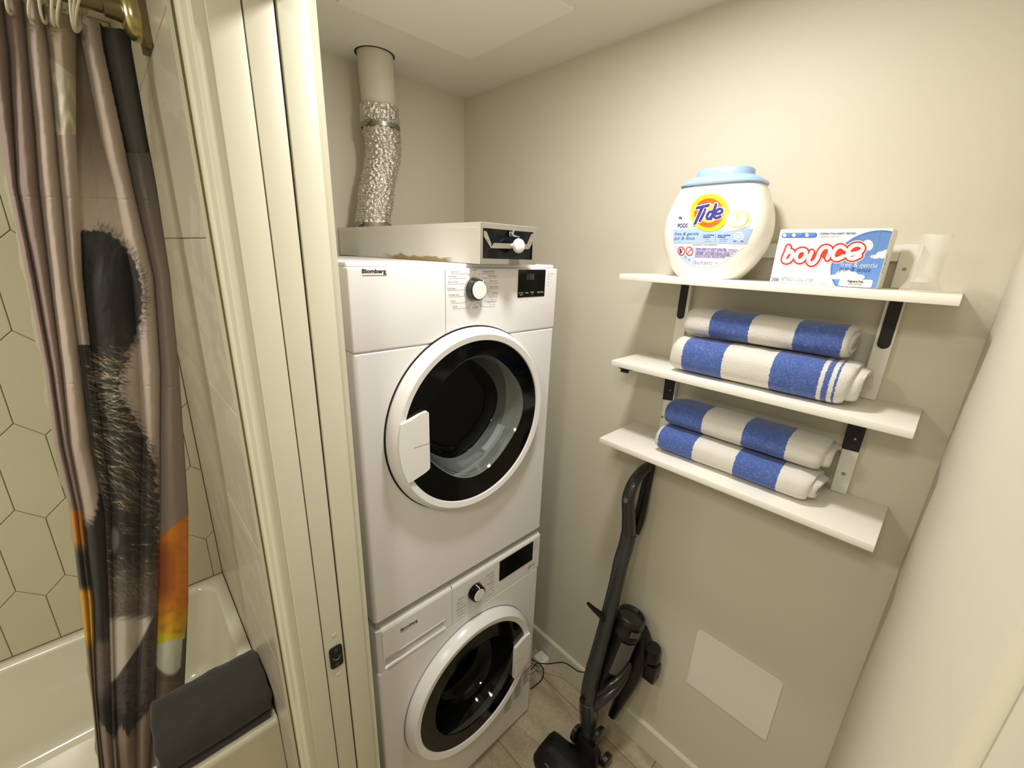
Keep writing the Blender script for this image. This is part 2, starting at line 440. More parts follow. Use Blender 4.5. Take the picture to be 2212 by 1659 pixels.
def m_towel(name, stops, c0, c1, first):
    """stripes along object Y with ragged edges; stops = boundary positions, colours alternate"""
    m, nt, b = nm(name); tc = nt.nodes.new('ShaderNodeTexCoord')
    sep = nt.nodes.new('ShaderNodeSeparateXYZ'); nt.links.new(tc.outputs['Object'], sep.inputs[0])
    n = nt.nodes.new('ShaderNodeTexNoise'); n.inputs['Scale'].default_value = 330; n.inputs['Detail'].default_value = 2
    nt.links.new(tc.outputs['Object'], n.inputs['Vector'])
    def mth(op, a, c):
        q = nt.nodes.new('ShaderNodeMath'); q.operation = op
        for i, s in enumerate((a, c)):
            if isinstance(s, (int, float)): q.inputs[i].default_value = s
            else: nt.links.new(s, q.inputs[i])
        return q.outputs[0]
    yy = mth('ADD', sep.outputs[1], mth('MULTIPLY', mth('SUBTRACT', n.outputs['Fac'], 0.5), 0.006))
    mr = nt.nodes.new('ShaderNodeMapRange'); mr.inputs[1].default_value = -0.25; mr.inputs[2].default_value = 0.25
    nt.links.new(yy, mr.inputs[0])
    cr = nt.nodes.new('ShaderNodeValToRGB'); cr.color_ramp.interpolation = 'CONSTANT'
    e = cr.color_ramp.elements; e[0].position = 0; v = first; e[0].color = (v, v, v, 1); e.remove(e[1])
    for s in sorted(stops):
        v = 1 - v; q = e.new((s + 0.25) / 0.5); q.color = (v, v, v, 1)
    nt.links.new(mr.outputs[0], cr.inputs[0])
    # fibres: pale flecks over the blue pile
    n3 = nt.nodes.new('ShaderNodeTexNoise'); n3.inputs['Scale'].default_value = 140; n3.inputs['Detail'].default_value = 6; n3.inputs['Distortion'].default_value = 2.5
    nt.links.new(tc.outputs['Object'], n3.inputs['Vector'])
    fr = nt.nodes.new('ShaderNodeMapRange'); fr.inputs[1].default_value = 0.5; fr.inputs[2].default_value = 0.75; fr.inputs[3].default_value = 0; fr.inputs[4].default_value = 0.6
    nt.links.new(n3.outputs['Fac'], fr.inputs[0])
    bl = nt.nodes.new('ShaderNodeMixRGB'); bl.inputs[1].default_value = (*lin(c1), 1); bl.inputs[2].default_value = (*lin((138, 152, 205)), 1)
    nt.links.new(fr.outputs[0], bl.inputs[0])
    mx = nt.nodes.new('ShaderNodeMixRGB'); mx.inputs[1].default_value = (*lin(c0), 1)
    nt.links.new(cr.outputs[0], mx.inputs[0]); nt.links.new(bl.outputs[0], mx.inputs[2]); nt.links.new(mx.outputs[0], b.inputs['Base Color'])
    bn = nt.nodes.new('ShaderNodeTexNoise'); bn.inputs['Scale'].default_value = 420; bn.inputs['Detail'].default_value = 3
    nt.links.new(tc.outputs['Object'], bn.inputs['Vector'])
    bp = nt.nodes.new('ShaderNodeBump'); bp.inputs['Strength'].default_value = 0.5; bp.inputs['Distance'].default_value = 0.003
    nt.links.new(bn.outputs['Fac'], bp.inputs['Height']); nt.links.new(bp.outputs['Normal'], b.inputs['Normal'])
    b.inputs['Roughness'].default_value = 0.95; b.inputs['Sheen Weight'].default_value = 0.25; b.inputs['Specular IOR Level'].default_value = 0.1
    return m
def m_darktowel():
    m = basic('charcoal_terry', (60, 58, 55), 0.95, spec=0.1, bump=(260, 0.6, 0.004), var=(9, 0.10), sheen=0.2)
    return m
M['dtowel'] = m_darktowel()
def m_print():
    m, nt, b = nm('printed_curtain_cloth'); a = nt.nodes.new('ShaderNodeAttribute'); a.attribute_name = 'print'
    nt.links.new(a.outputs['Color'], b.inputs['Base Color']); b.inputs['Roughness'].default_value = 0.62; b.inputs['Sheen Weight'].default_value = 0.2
    tc = nt.nodes.new('ShaderNodeTexCoord'); n = nt.nodes.new('ShaderNodeTexNoise'); n.inputs['Scale'].default_value = 700
    bp = nt.nodes.new('ShaderNodeBump'); bp.inputs['Strength'].default_value = 0.12; bp.inputs['Distance'].default_value = 0.001
    nt.links.new(tc.outputs['Object'], n.inputs['Vector']); nt.links.new(n.outputs['Fac'], bp.inputs['Height']); nt.links.new(bp.outputs['Normal'], b.inputs['Normal'])
    return m
M['print'] = m_print()

# ------------------------------------------------------------------ the setting
XW = 1.153; YB = 1.520; YN = -0.052; ZC = CZ + 0.573
XP0, XP1 = 0.143, 0.2617          # the partition's bathroom and closet faces
YE = 0.685                         # end of the partition at the doorway
XT = 0.139                         # face of the tile on the tub's end wall
YT = 1.800                         # face of the hexagon tile
XL = -1.42; YF = -1.05             # far ends of the bathroom
struct(box('wall_right', XW, XW + 0.1, YN - 0.12, YB + 0.1, 0, ZC, M['wall']))
struct(box('wall_back', XP1 - 0.03, XW, YB, YB + 0.1, 0, ZC, M['wall']))
struct(box('wall_front', XP1, XW, YN - 0.11, YN, 0, ZC, M['wall'], None, 0.004))
CL = struct(box('ceiling', XL - 0.1, XW + 0.1, YF - 0.1, YT + 0.12, ZC, ZC + 0.08, M['ceil']))
struct(box('wall_partition', XP0 + 0.004, 0.1795, YE + 0.012, YT + 0.1, 0, ZC, M['wall']))
struct(box('wall_closet_side', 0.2235, XP1, YE + 0.012, YB, 0, ZC, M['wall']))
struct(box('wall_over_door', XP0 + 0.004, XP1, -0.062, YE + 0.012, 2.078, ZC, M['wall']))
struct(box('wall_near_door', XP0 + 0.004, XP1, YF, -0.074, 0, ZC, M['wall']))
struct(box('wall_left', XL - 0.1, XL, YF, YT + 0.1, 0, ZC, M['wall']))
struct(box('wall_bathroom_front', XL, XP0, YF - 0.1, YF, 0, ZC, M['wall']))
# jambs, header, casings
struct(box('trim_1', XP0, 0.1808, YE, YE + 0.012, 0, 2.058, M['trim'], None, 0.0012))
struct(box('trim_2', 0.2222, XP1, YE, YE + 0.012, 0, 2.058, M['trim'], None, 0.0012))
struct(box('trim_3', XP0, XP1, -0.062, YE + 0.012, 2.058, 2.078, M['trim'], None, 0.001))
struct(box('trim_4', XP0, XP1 - 0.001, -0.074, -0.060, 0, 2.058, M['trim'], None, 0.001))
prof = [(XP0, 0.690), (0.1300, 0.690), (0.1272, 0.6925), (0.1260, 0.697), (0.1262, 0.715), (0.1285, 0.745), (0.1262, 0.752), (0.1262, 0.763), (0.1285, 0.768), (XP0, 0.769)]
struct(prism('trim_5', prof, 0.0, 2.14, 'z', M['trim'], None, 0, False))
prof = [(XP1, 0.690), (0.2735, 0.690), (0.2757, 0.694), (0.2750, 0.74), (0.2700, 0.765), (XP1, 0.765)]
struct(prism('trim_6', prof, 0.0, 2.14, 'z', M['trim'], None, 0, False))
struct(box('trim_7', 0.126, XP0, -0.14, 0.69, 2.065, 2.14, M['trim'], None, 0.003))
struct(box('trim_8', 0.126, XP0, -0.14, -0.066, 0, 2.065, M['trim'], None, 0.003))
# pocket door, its edge flush with the jambs
D1 = box('door_1', 0.1832, 0.2190, YE + 0.002, 1.44, 0.01, 2.052, M['doorm'], None, 0.001); struct(D1)
cx = (0.190 + 0.2153) / 2
prism('latch_plate', rrect(0.1902, 0.2152, 0.9275, 0.9795, 0.006), YE + 0.0016, YE - 0.0012, 'y', M['blackm'], D1, 0.0004)
for zz in (0.9715, 0.9355):
    lathe('screw', [(0.0, -0.0022), (0.0034, -0.002), (0.0036, 0.0)], (cx, YE - 0.0008, zz), 'y', M['gasket'], D1, 16)
tube('latch_pull', [(cx - 0.0075, YE - 0.002, 0.9555), (cx - 0.003, YE - 0.0035, 0.9500), (cx + 0.003, YE - 0.0035, 0.9500), (cx + 0.0075, YE - 0.002, 0.9555)], 0.0009, M['steel'], D1, 6)
for zz in (1.0060, 0.9040):
    lathe('filled_screw_hole', [(0.0, -0.0008), (0.004, -0.0006), (0.006, 0.0)], (cx + 0.001, YE + 0.0019, zz), 'y', M['doorm'], D1, 16)
# baseboards
def baseboard(name, x0, x1, y0, y1, dirn):
    h = 0.114
    if dirn == 'x':   # on a wall x = x1, room on the lower side
        P = [(x1, 0), (x0, 0), (x0, h - 0.006), (x0 + 0.004, h), (x1, h)]
        return struct(prism(name, P, y0, y1, 'y', M['trim']))
    P = [(y1, 0), (y0, 0), (y0, h - 0.006), (y0 + 0.004, h), (y1, h)]
    return struct(prism(name, P, x0, x1, 'x', M['trim']))
baseboard('baseboard_right', XW - 0.012, XW, YN, YB, 'x')
baseboard('baseboard_back', XP1, XW - 0.012, YB - 0.012, YB, 'y')
# floor with stone tiles
FL = struct(box('floor', XL, XW, YF, YT, -0.06, -0.004, M['grout']))
def floortile(x0, x1, y0, y1):
    bm = bmesh.new(); g = 0.0014
    add_box(bm, x0 + g, x1 - g, y0 + g, y1 - g, -0.004, 0.0, 0.0008, 1)
    from_bm('tile', bm, M['floor'], FL)
cols = [(1.068 - 0.306 * k, 1.068 - 0.306 * (k - 1)) for k in range(0, 9)]
for k, (xa, xb) in enumerate(cols):
    xb = min(xb, XW); o = 0.354 if k % 2 == 0 else 0.059
    if k == 1: o = 0.365
    for j in range(-4, 4):
        y0, y1 = o + 0.61 * j, o + 0.61 * (j + 1)
        y0 = max(y0, YF); y1 = min(y1, YT)
        x0 = max(xa, XL)
        if y1 - y0 < 0.02 or xb - x0 < 0.02: continue
        floortile(x0, xb, y0, y1)
# tub end wall: large tiles
TW = struct(box('wall_tub_end', XP0 - 0.001, XP0 + 0.0042, 0.898, YT + 0.012, 0, ZC, M['grout']))
zc = [CZ - 0.3175 - 0.3245 * k for k in range(5, -4, -1)]
for a, b in zip(zc[:-1], zc[1:]):
    a2, b2 = max(a, 0.0), min(b, ZC)
    if b2 - a2 < 0.01: continue
    for (y0, y1) in ((0.898, YT),):
        box('tile', XT, XP0, y0, y1 - 0.001, a2 + 0.0012, b2 - 0.0012, M['marble'], TW, 0.0009, 1)
box('edge_strip', XT - 0.0012, XP0, 0.8945, 0.8975, 0, ZC, basic('pale_edge_trim', (212, 210, 190), 0.35), TW)
# tub back wall: elongated hexagon tiles
HW = struct(box('wall_tub_back', XL, XP0, YT + 0.003, YT + 0.1, 0, ZC, M['grout']))
HWW, HV, HS = 0.1070, 0.2165, 0.0515          # width, vertical side, slanted rise
def clip(poly, axis, val, keep_less):
    out = []
    for i in range(len(poly)):
        a, b = poly[i], poly[(i + 1) % len(poly)]
        ia = (a[axis] <= val) if keep_less else (a[axis] >= val); ib = (b[axis] <= val) if keep_less else (b[axis] >= val)
        if ia: out.append(a)
        if ia != ib:
            t = (val - a[axis]) / (b[axis] - a[axis]); out.append((a[0] + (b[0] - a[0]) * t, a[1] + (b[1] - a[1]) * t))
    return out
def hextile(poly):
    cxx = sum(p[0] for p in poly) / len(poly); czz = sum(p[1] for p in poly) / len(poly)
    def ins(g):
        out = []
        n = len(poly)
        for i in range(n):
            a, b, c = poly[i - 1], poly[i], poly[(i + 1) % n]
            d1 = Vector((b[0] - a[0], b[1] - a[1])); d2 = Vector((c[0] - b[0], c[1] - b[1]))
            if d1.length < 1e-6 or d2.length < 1e-6: out.append(b); continue
            d1.normalize(); d2.normalize()
            n1 = Vector((-d1.y, d1.x)); n2 = Vector((-d2.y, d2.x)); nn = n1 + n2
            if nn.length < 1e-6: nn = n1
            nn.normalize(); k = g / max(0.35, nn.dot(n1))
            out.append((b[0] + nn.x * k, b[1] + nn.y * k))
        return out
    A = ins(0.0013); Bq = ins(0.0026); n = len(poly)
    V = [(p[0], YT + 0.003, p[1]) for p in A] + [(p[0], YT + 0.0006, p[1]) for p in A] + [(p[0], YT, p[1]) for p in Bq]
    F = []
    for k in range(n):
        q = (k + 1) % n
        F += [(k, q, n + q, n + k), (n + k, n + q, 2 * n + q, 2 * n + k)]
    F.append(tuple(2 * n + k for k in range(n)))
    bm = bmesh.new(); bv = [bm.verts.new(v) for v in V]
    for f in F: bm.faces.new([bv[k] for k in f])
    bmesh.ops.recalc_face_normals(bm, faces=bm.faces)
    me = bpy.data.meshes.new('tile'); bm.to_mesh(me); bm.free(); me.materials.append(M['hex'])
    # make the face point at the room
    o = bpy.data.objects.new('tile', me); link(o, HW); return o
HB = 0.452
for row in range(-5, 9):
    # row line: "high" vertices (tops of the zigzag) at zrow
    zrow = CZ - 0.790 + 0.268 * row
    xo = -0.3725 + (HWW / 2 if row % 2 == 0 else 0.0)
    for k in range(-9, 7):
        xc = xo + HWW * k       # tile hangs below this high vertex
        P = [(xc, zrow), (xc - HWW / 2, zrow - HS), (xc - HWW / 2, zrow - HS - HV), (xc, zrow - 2 * HS - HV), (xc + HWW / 2, zrow - HS - HV), (xc + HWW / 2, zrow - HS)]
        for ax, val, ls in ((0, XT - 0.0008, True), (0, XL, False), (1, HB, False), (1, ZC - 0.001, True)):
            if P: P = clip(P, ax, val, ls)
        if len(P) < 3: continue
        if max(p[0] for p in P) - min(p[0] for p in P) < 0.006 or max(p[1] for p in P) - min(p[1] for p in P) < 0.006: continue
        hextile(P)
# access panels
def rpanel(name, label, loc, poly, d0, d1, axis, mat):
    t = thing(name, label, 'panel', loc)
    prism('cover', poly, d0, d1, axis, mat, t, 0.0008)
    return t
rpanel('wall_access_panel', 'cream rectangular access cover low on the wall below the shelves', (XW, 0.195, 0.415),
       rrect(0.078, 0.313, 0.4165, 0.6405, 0.009), XW, XW - 0.0025, 'x', M['panelw'])
pt_ = rpanel('ceiling_access_panel', 'large square pale access cover fixed to the closet ceiling', (0.73, 1.0, ZC),
       rrect(0.528, 0.934, 0.797, 1.205, 0.006), ZC, ZC - 0.009, 'z', M['panelw'])

# ------------------------------------------------------------------ tub
def build_tub():
    t = thing('bathtub', 'glossy off-white alcove bathtub under the hexagon tiles', 'bathtub', (-0.64, 1.42, 0))
    x0, x1, y0, y1 = XL + 0.001, XT - 0.0005, 1.050, YT - 0.0008
    H = 0.4535
    def rr(xa, xb, ya, yb, r, z):
        return [Vector((a, b, z)) for a, b in rrect(xa, xb, ya, yb, r, 8)]
    R = []
    R.append(rr(x0, x1, y0 + 0.004, y1, 0.004, 0.0))
    R.append(rr(x0, x1, y0 + 0.004, y1, 0.004, H - 0.04))
    R.append(rr(x0, x1, y0 + 0.0, y1, 0.004, H - 0.03))
    for k in range(1, 7):
        a = k / 6 * PI / 2; d = 0.022 * (1 - math.cos(a))
        R.append(rr(x0 + 0.0005 * k, x1 - 0.0005 * k, y0 + d, y1 - 0.0005 * k, 0.006, H - 0.022 + 0.022 * math.sin(a)))
    ix0, ix1, iy0, iy1 = x0 + 0.09, x1 - 0.040, y0 + 0.082, y1 - 0.038
    R.append(rr(ix0 - 0.012, ix1 + 0.012, iy0 - 0.012, iy1 + 0.010, 0.07, H - 0.0005))
    for k in range(1, 7):
        a = k / 6 * PI / 2; d = 0.014 * math.sin(a)
        R.append(rr(ix0 - 0.012 + d, ix1 + 0.012 - d, iy0 - 0.012 + d, iy1 + 0.010 - d, 0.068, H - 0.014 * (1 - math.cos(a))))
    for k in range(1, 9):
        s = k / 8; ins = 0.055 * s; zz = H - 0.014 - (H - 0.014 - 0.17) * s
        R.append(rr(ix0 + ins * 2.2, ix1 - ins * 0.9, iy0 + ins * 0.8, iy1 - ins * 0.8, 0.07, zz))
    for k in range(1, 7):
        a = k / 6 * PI / 2; ins = 0.055 + 0.06 * (1 - math.cos(a)); zz = 0.17 - 0.055 * math.sin(a)
        R.append(rr(ix0 + ins * 2.2, ix1 - ins * 0.9 - 0.0, iy0 + ins * 0.8, iy1 - ins * 0.8, 0.07, zz))
    loft('tub_body', R, M['tub'], t, (False, True), True, 60)
build_tub()
# curtain rod with its end bracket
YR, ZR = 1.130, CZ + 0.384
rod = thing('curtain_rod', 'brushed nickel shower curtain rod with square wall bracket', 'rod', (XT, YR, ZR))
tube('rod', [(XL + 0.02, YR, ZR), (XT - 0.03, YR, ZR)], 0.0135, M['nickel'], rod, 20, 1, True, False)
prism('wall_plate', rrect(YR - 0.036, YR + 0.036, ZR - 0.052, ZR + 0.052, 0.004), XT - 0.0005, XT - 0.010, 'x', M['nickel'], rod, 0.002)
loft('oval_boss', [superring((XT - 0.010 - d, YR, ZR), (0, 1, 0), (0, 0, 1), 0.031 * s, 0.043 * s, 36, 2.4) for d, s in ((0, 1.0), (0.008, 1.0), (0.014, 0.96), (0.020, 0.84), (0.024, 0.62))], M['nickelb'], rod)
lathe('rod_socket', [(0.0135, -0.046), (0.0170, -0.044), (0.0180, -0.030), (0.021, -0.016), (0.024, 0.0)], (XT - 0.012, YR, ZR), 'x', M['nickel'], rod, 28)
lathe('set_screw', [(0, -0.001), (0.003, -0.001), (0.003, 0.002)], (XT - 0.006, YR - 0.008, ZR - 0.0525), 'z', M['gasket'], rod, 12)

# ------------------------------------------------------------------ shower curtain
KROWS = [   # photo row ; fold line positions A..M  (edge, panel0|1|2|3|back|ridge|cloth end)
    (-60, -82, 0, 42, 84, 160, 163, 204, 276),
    (0,  -70, 6, 49, 91, 164, 167, 208, 280),
    (60, -50, 12, 55, 97, 166, 171, 217, 282),
    (100, -38, 18, 58, 104, 164, 179, 222, 284),
    (300, 0, 30, 76, 121, 164, 219, 265, 319),
    (400, 17, 36, 83, 130, 169, 245, 286, 338),
    (600, 57, 76, 107, 149, 178, 286, 332, 368),
    (800, 96, 112, 133, 176, 201, 302, 346, 387),
    (960, 118, 135, 150, 194, 224, 310, 345, 398),
    (1100, 151, 166, 177, 225, 239, 304, 345, 407),
    (1300, 174, 190, 201, 235, 243, 302, 342, 407),
    (1500, 197, 203, 208, 240, 248, 296, 335, 398),
    (1600, 207, 212, 217, 243, 252, 296, 326, 366),
    (1720, 219, 224, 230, 250, 262, 296, 318, 345)]
def lerp(a, b, t): return a + (b - a) * t
def rowk(py):
    if py <= KROWS[0][0]: return KROWS[0][1:]
    for a, b in zip(KROWS[:-1], KROWS[1:]):
        if py <= b[0]:
            t = (py - a[0]) / (b[0] - a[0]); return [lerp(u, v, t) for u, v in zip(a[1:], b[1:])]
    a, b = KROWS[-2], KROWS[-1]; t = (py - a[0]) / (b[0] - a[0])
    return [lerp(u, v, t) for u, v in zip(a[1:], b[1:])]
def sst(a, b, x):
    if a == b: return 1.0 if x > a else 0.0
    t = min(1, max(0, (x - a) / (b - a))); return t * t * (3 - 2 * t)
def nz(a, b, c=0.0): return noise.noise(Vector((a, b, c)))
def mixc(a, b, t): return (a[0] + (b[0] - a[0]) * t, a[1] + (b[1] - a[1]) * t, a[2] + (b[2] - a[2]) * t)
TAUPE = (172, 156, 148); TAUPE2 = (136, 120, 104); BLACK = (24, 24, 24); LITE = (206, 194, 172)
def interp(tab, x):
    if x <= tab[0][0]: return tab[0][1]
    for a, b in zip(tab[:-1], tab[1:]):
        if x <= b[0]: return lerp(a[1], b[1], (x - a[0]) / (b[0] - a[0]))
    return tab[-1][1]
HX0, HY0, HWD, HHT = 150, 440, 270, 1210
HL = [[0.0] * HWD for _ in range(HHT)]; HDK = [[0.0] * HWD for _ in range(HHT)]
def draw_hair(M_, x, y, ang, curl, L, wd, inten):
    steps = int(L * 1.4)
    for i in range(steps):
        f = i / steps; v = inten * min(1, 4 * f + 0.2) * (1 - f) ** 0.6; ww = wd * (1 - 0.7 * f)
        for dy in (-1, 0, 1):
            for dx in (-1, 0, 1):
                xi, yi = int(round(x)) + dx, int(round(y)) + dy
                d = math.hypot(xi - x, yi - y)
                k = v * max(0.0, min(1.0, ww + 0.5 - d))
                a, b = xi - HX0, yi - HY0
                if k > 0 and 0 <= a < HWD and 0 <= b < HHT and k > M_[b][a]: M_[b][a] = k
        x += math.cos(ang) * 0.72; y += math.sin(ang) * 0.72; ang += curl / steps
def hair(M_, x, y):
    a, b = x - HX0, y - HY0
    if not (0 <= a < HWD - 1 and 0 <= b < HHT - 1): return 0.0
    i, j = int(a), int(b); u, v = a - i, b - j
    return (M_[j][i] * (1 - u) + M_[j][i + 1] * u) * (1 - v) + (M_[j + 1][i] * (1 - u) + M_[j + 1][i + 1] * u) * v
BODY_R = [(700, 300), (760, 285), (800, 262), (850, 262), (900, 292), (960, 322), (1010, 338), (1100, 346), (1250, 348), (1320, 344)]
RH = random.Random(11)
FC = (200, 648)
for k in range(620):      # fringe and sheen of the first fur mass
    a = RH.uniform(-1.5, 1.45); rr = RH.uniform(0.86, 1.02)
    x, y = FC[0] + 112 * rr * math.cos(a), FC[1] + 158 * rr * math.sin(a)
    draw_hair(HDK, x, y, a * 0.9 + RH.uniform(-0.25, 0.25) - 0.15, RH.uniform(-0.5, 0.1), RH.uniform(7, 20), 0.6, 1.0)
for k in range(260):
    a = RH.uniform(-1.5, 1.3); rr = RH.uniform(0.66, 0.98)
    draw_hair(HL, FC[0] + 112 * rr * math.cos(a), FC[1] + 158 * rr * math.sin(a), a * 0.8 + RH.uniform(-0.3, 0.3), RH.uniform(-0.6, 0.2), RH.uniform(8, 20), 0.35, RH.uniform(0.3, 0.8) * rr)
for k in range(620):      # long strands down the body
    y = RH.uniform(745, 1290); xr_ = interp(BODY_R, y); x = RH.uniform(176 + (y - 745) * 0.10, xr_ - 12)
    if y > 1100 and RH.random() < 0.55: continue
    side = (x - 200) / 150
    draw_hair(HL, x, y, RH.uniform(0.1, 0.75) + 0.25 * math.sin(y * 0.02), RH.uniform(-1.1, 0.5), RH.uniform(20, 58) * (0.7 if y > 1100 else 1), RH.uniform(0.5, 1.15), RH.uniform(0.55, 1.2) * (1 - 0.3 * side))
for k in range(520):
    y = RH.uniform(770, 1330); xr_ = interp(BODY_R, y)
    draw_hair(HDK, xr_ + RH.uniform(-12, 3), y, RH.uniform(0.0, 0.7), RH.uniform(-0.7, 0.3), RH.uniform(8, 26), 0.6, 1.0)
for k in range(420):      # breast feathers below
    y = RH.uniform(1200, 1330); x = RH.uniform(240, 340)
    draw_hair(HL, x, y, RH.uniform(0.3, 1.3), RH.uniform(-1, 1), RH.uniform(8, 20), 0.5, RH.uniform(0.3, 0.8))
for k in range(700):
    y = RH.uniform(1380, 1545); x = RH.uniform(176, 338); 
    draw_hair(HL, x, y, RH.uniform(0.5, 1.2) if x < 245 else RH.uniform(1.6, 2.4), RH.uniform(-0.6, 0.6), RH.uniform(9, 24), 0.5, RH.uniform(0.3, 0.9))
for k in range(260):
    x = RH.uniform(205, 335); draw_hair(HDK, x, RH.uniform(1540, 1575) - abs(x - 265) * 0.25, 1.6 + (265 - x) * 0.006 + RH.uniform(-0.2, 0.2), 0, RH.uniform(12, 36), 0.9, 1.0)
def cloth_print(x, y, seg):
    """the animal print on the cloth, in the cloth's own layout; seg = which fold"""
    c = mixc(TAUPE, (182, 166, 150), 0.5 + 0.5 * nz(x * 0.02, y * 0.008))
    if seg <= 1: c = mixc(c, (128, 108, 104), 0.75)
    if seg == 0 and y > 1080: c = mixc(c, (120, 96, 70), 0.5)
    if seg == 3 and y < 420:       # pale patch
        edge = 128 + (x - 112) * 0.75
        if y > edge and y < 292:
            c = mixc((176, 170, 152), (222, 214, 190), max(0, nz(x * 0.08, y * 0.03) * 1.6 + 0.3 * sst(190, 250, y)))
        elif y < edge: c = mixc(c, (146, 132, 104), 0.7)
    if seg == 4:                   # inner plane: print darkened at the top, ambient shade put into its colour
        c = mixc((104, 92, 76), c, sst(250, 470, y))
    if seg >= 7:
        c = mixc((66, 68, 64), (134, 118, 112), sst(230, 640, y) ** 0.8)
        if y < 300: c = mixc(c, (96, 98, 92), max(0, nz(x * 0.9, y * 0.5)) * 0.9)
    # fur, first mass
    dx, dy = x - FC[0], y - FC[1]; r = math.hypot(dx / 112, dy / 158); hl = hair(HL, x, y); hd = hair(HDK, x, y)
    if seg in (4, 5, 6) and y < 830:
        k = max(1 - sst(0.93, 0.99, r + 0.05 * nz(x * 0.12, y * 0.12)), hd)
        col = mixc(BLACK, (186, 160, 130), hl * (0.75 if y < 760 else 0.9))
        c = mixc(c, col, k)
    # body fur
    xr = interp(BODY_R, y) + 10 * nz(y * 0.09, x * 0.02) + 6 * nz(y * 0.3, 5)
    s2 = nz(y * 0.12 - 0.05 * x, x * 0.03, 4.4)
    if seg in (3, 4, 5, 6) and y > 745 and y < 1335:
        k = sst(0, 5, xr + 3 * s2 - x) * sst(742, 790, y + 14 * s2)
        k = max(k, hd if y > 765 else 0)
        if seg == 3: k = sst(690, 730, y)
        base = mixc(mixc(BLACK, (70, 52, 38), max(0, s2) * 0.8), (92, 78, 74), sst(1185, 1290, y))
        col = mixc(base, mixc((226, 208, 170), (170, 138, 112), sst(250, 320, x) * 0.8), min(1, hl * 1.05))
        c = mixc(c, col, k)
        if seg == 3 and y < 860: c = mixc((176, 160, 128), col, sst(705, 735, y + 6 * nz(x * .3, y * .1)))
    if seg == 2 and y > 640 and y < 700: c = mixc(c, c, 1)
    if seg == 3 and 600 < y < 700: c = mixc(c, (182, 164, 136), 0.4)
    # eye
    if seg in (4, 5) and (x - 246) ** 2 / 16 ** 2 + (y - 1166) ** 2 / 42 ** 2 < 1 and x > 240:
        d = (x - 246) ** 2 / 16 ** 2 + (y - 1166) ** 2 / 42 ** 2
        c = mixc((112, 112, 104), (24, 24, 24), sst(0.1, 0.8, d))
    # fold in front: pale until the dark face
    if seg == 2:
        lim = 1132 - 70 * sst(200, 232, x)
        k = sst(lim - 12, lim + 10, y + 14 * s2)
        if y > 960: k = max(k, sst(0, 10, x - interp([(960, 205), (1050, 212), (1130, 200)], y) + 8 * s2) * sst(940, 1000, y))
        base = mixc(BLACK, (98, 84, 80), sst(1370, 1400, y) * (1 - sst(1480, 1530, y)))
        col = mixc(base, (176, 154, 140), hl * (0.25 + 0.5 * sst(1360, 1400, y)) * (1 - sst(1490, 1540, y)))
        c = mixc(c, col, k)
    # white wedge and feathers below
    if seg in (3, 4, 5, 6) and y >= 1300:
        f3 = nz(x * 0.05 + y * 0.17 + 2 * nz(x * 0.03, y * 0.02, 2), x * 0.06 - y * 0.02, 6.6)
        col = mixc(mixc((70, 58, 58), (40, 34, 34), max(0, f3) * 1.4), (158, 136, 130), hl * 0.8)
        line = interp([(1330, 336), (1400, 300), (1475, 247)], y)
        wk = sst(1318, 1346, y + 10 * f3) * sst(0, 6, line - x) * (1 - sst(1468, 1478, y))
        col = mixc(col, (196, 188, 178), wk)
        col = mixc(col, BLACK, sst(1515, 1545, y + 30 * f3 - 0.10 * (x - 250)))
        c = mixc(c, col, sst(1315, 1335, y + 12 * f3))
    # orange and yellow bills
    if seg >= 7:
        top = 1156 - (x - 347) * 0.78
        if y > top:
            q = mixc((206, 122, 14), (150, 72, 6), sst(1150, 1200, y) * (1 - sst(1260, 1320, y)) * (1 - sst(360, 385, x)))
            q = mixc(q, (222, 168, 24), sst(1290, 1360, y)); q = mixc(q, (150, 84, 6), max(0, nz(x * 0.05, y * 0.07)) * 0.7)
            q = mixc(q, (214, 196, 20), sst(1362, 1376, y))
            q = mixc(q, (206, 204, 186), max(sst(1378, 1388, y + 0.3 * (x - 370)), sst(0, 8, x - interp([(1290, 412), (1380, 392)], y))))
            tip = interp([(1380, 392), (1440, 388), (1462, 372)], y)
            q = mixc(q, (96, 80, 64), max(sst(0, 5, x - tip) if y > 1380 else sst(0, 5, x - interp([(1250, 415), (1380, 396)], y)), sst(1452, 1464, y + 0.02 * (x - 368) ** 2)))
            k = sst(top, top + 4, y); c = mixc(c, q, k)
    if seg <= 1 and y > 1100:
        q = (190, 104, 14) if y < 1175 else ((120, 60, 10) if y < 1196 else (34, 30, 24))
        q = mixc((190, 118, 14), (34, 30, 24), sst(1165, 1205, y)); q = mixc(q, (206, 150, 16), sst(1262, 1282, y)); q = mixc(q, (112, 92, 66), sst(1370, 1410, y))
        c = mixc(c, q, sst(1100, 1106, y))
    # beneath the bird: soft brown ground
    if y > 1490 and 2 <= seg < 7:
        yb = interp([(200, 1520), (222, 1568), (246, 1596), (262, 1566), (278, 1590), (296, 1560), (318, 1540), (340, 1490)], x) + 8 * nz(x * 0.25, 3)
        c = mixc(c, mixc((150, 126, 112), (122, 100, 88), max(0, nz(x * 0.03, y * 0.01)) * 1.5), sst(yb - 4, yb + 5, y + 10 * nz(x * 0.5, y * 0.02)))
    elif seg >= 7 and y > 1470: c = mixc(c, (112, 94, 76), 0.8)
    return c
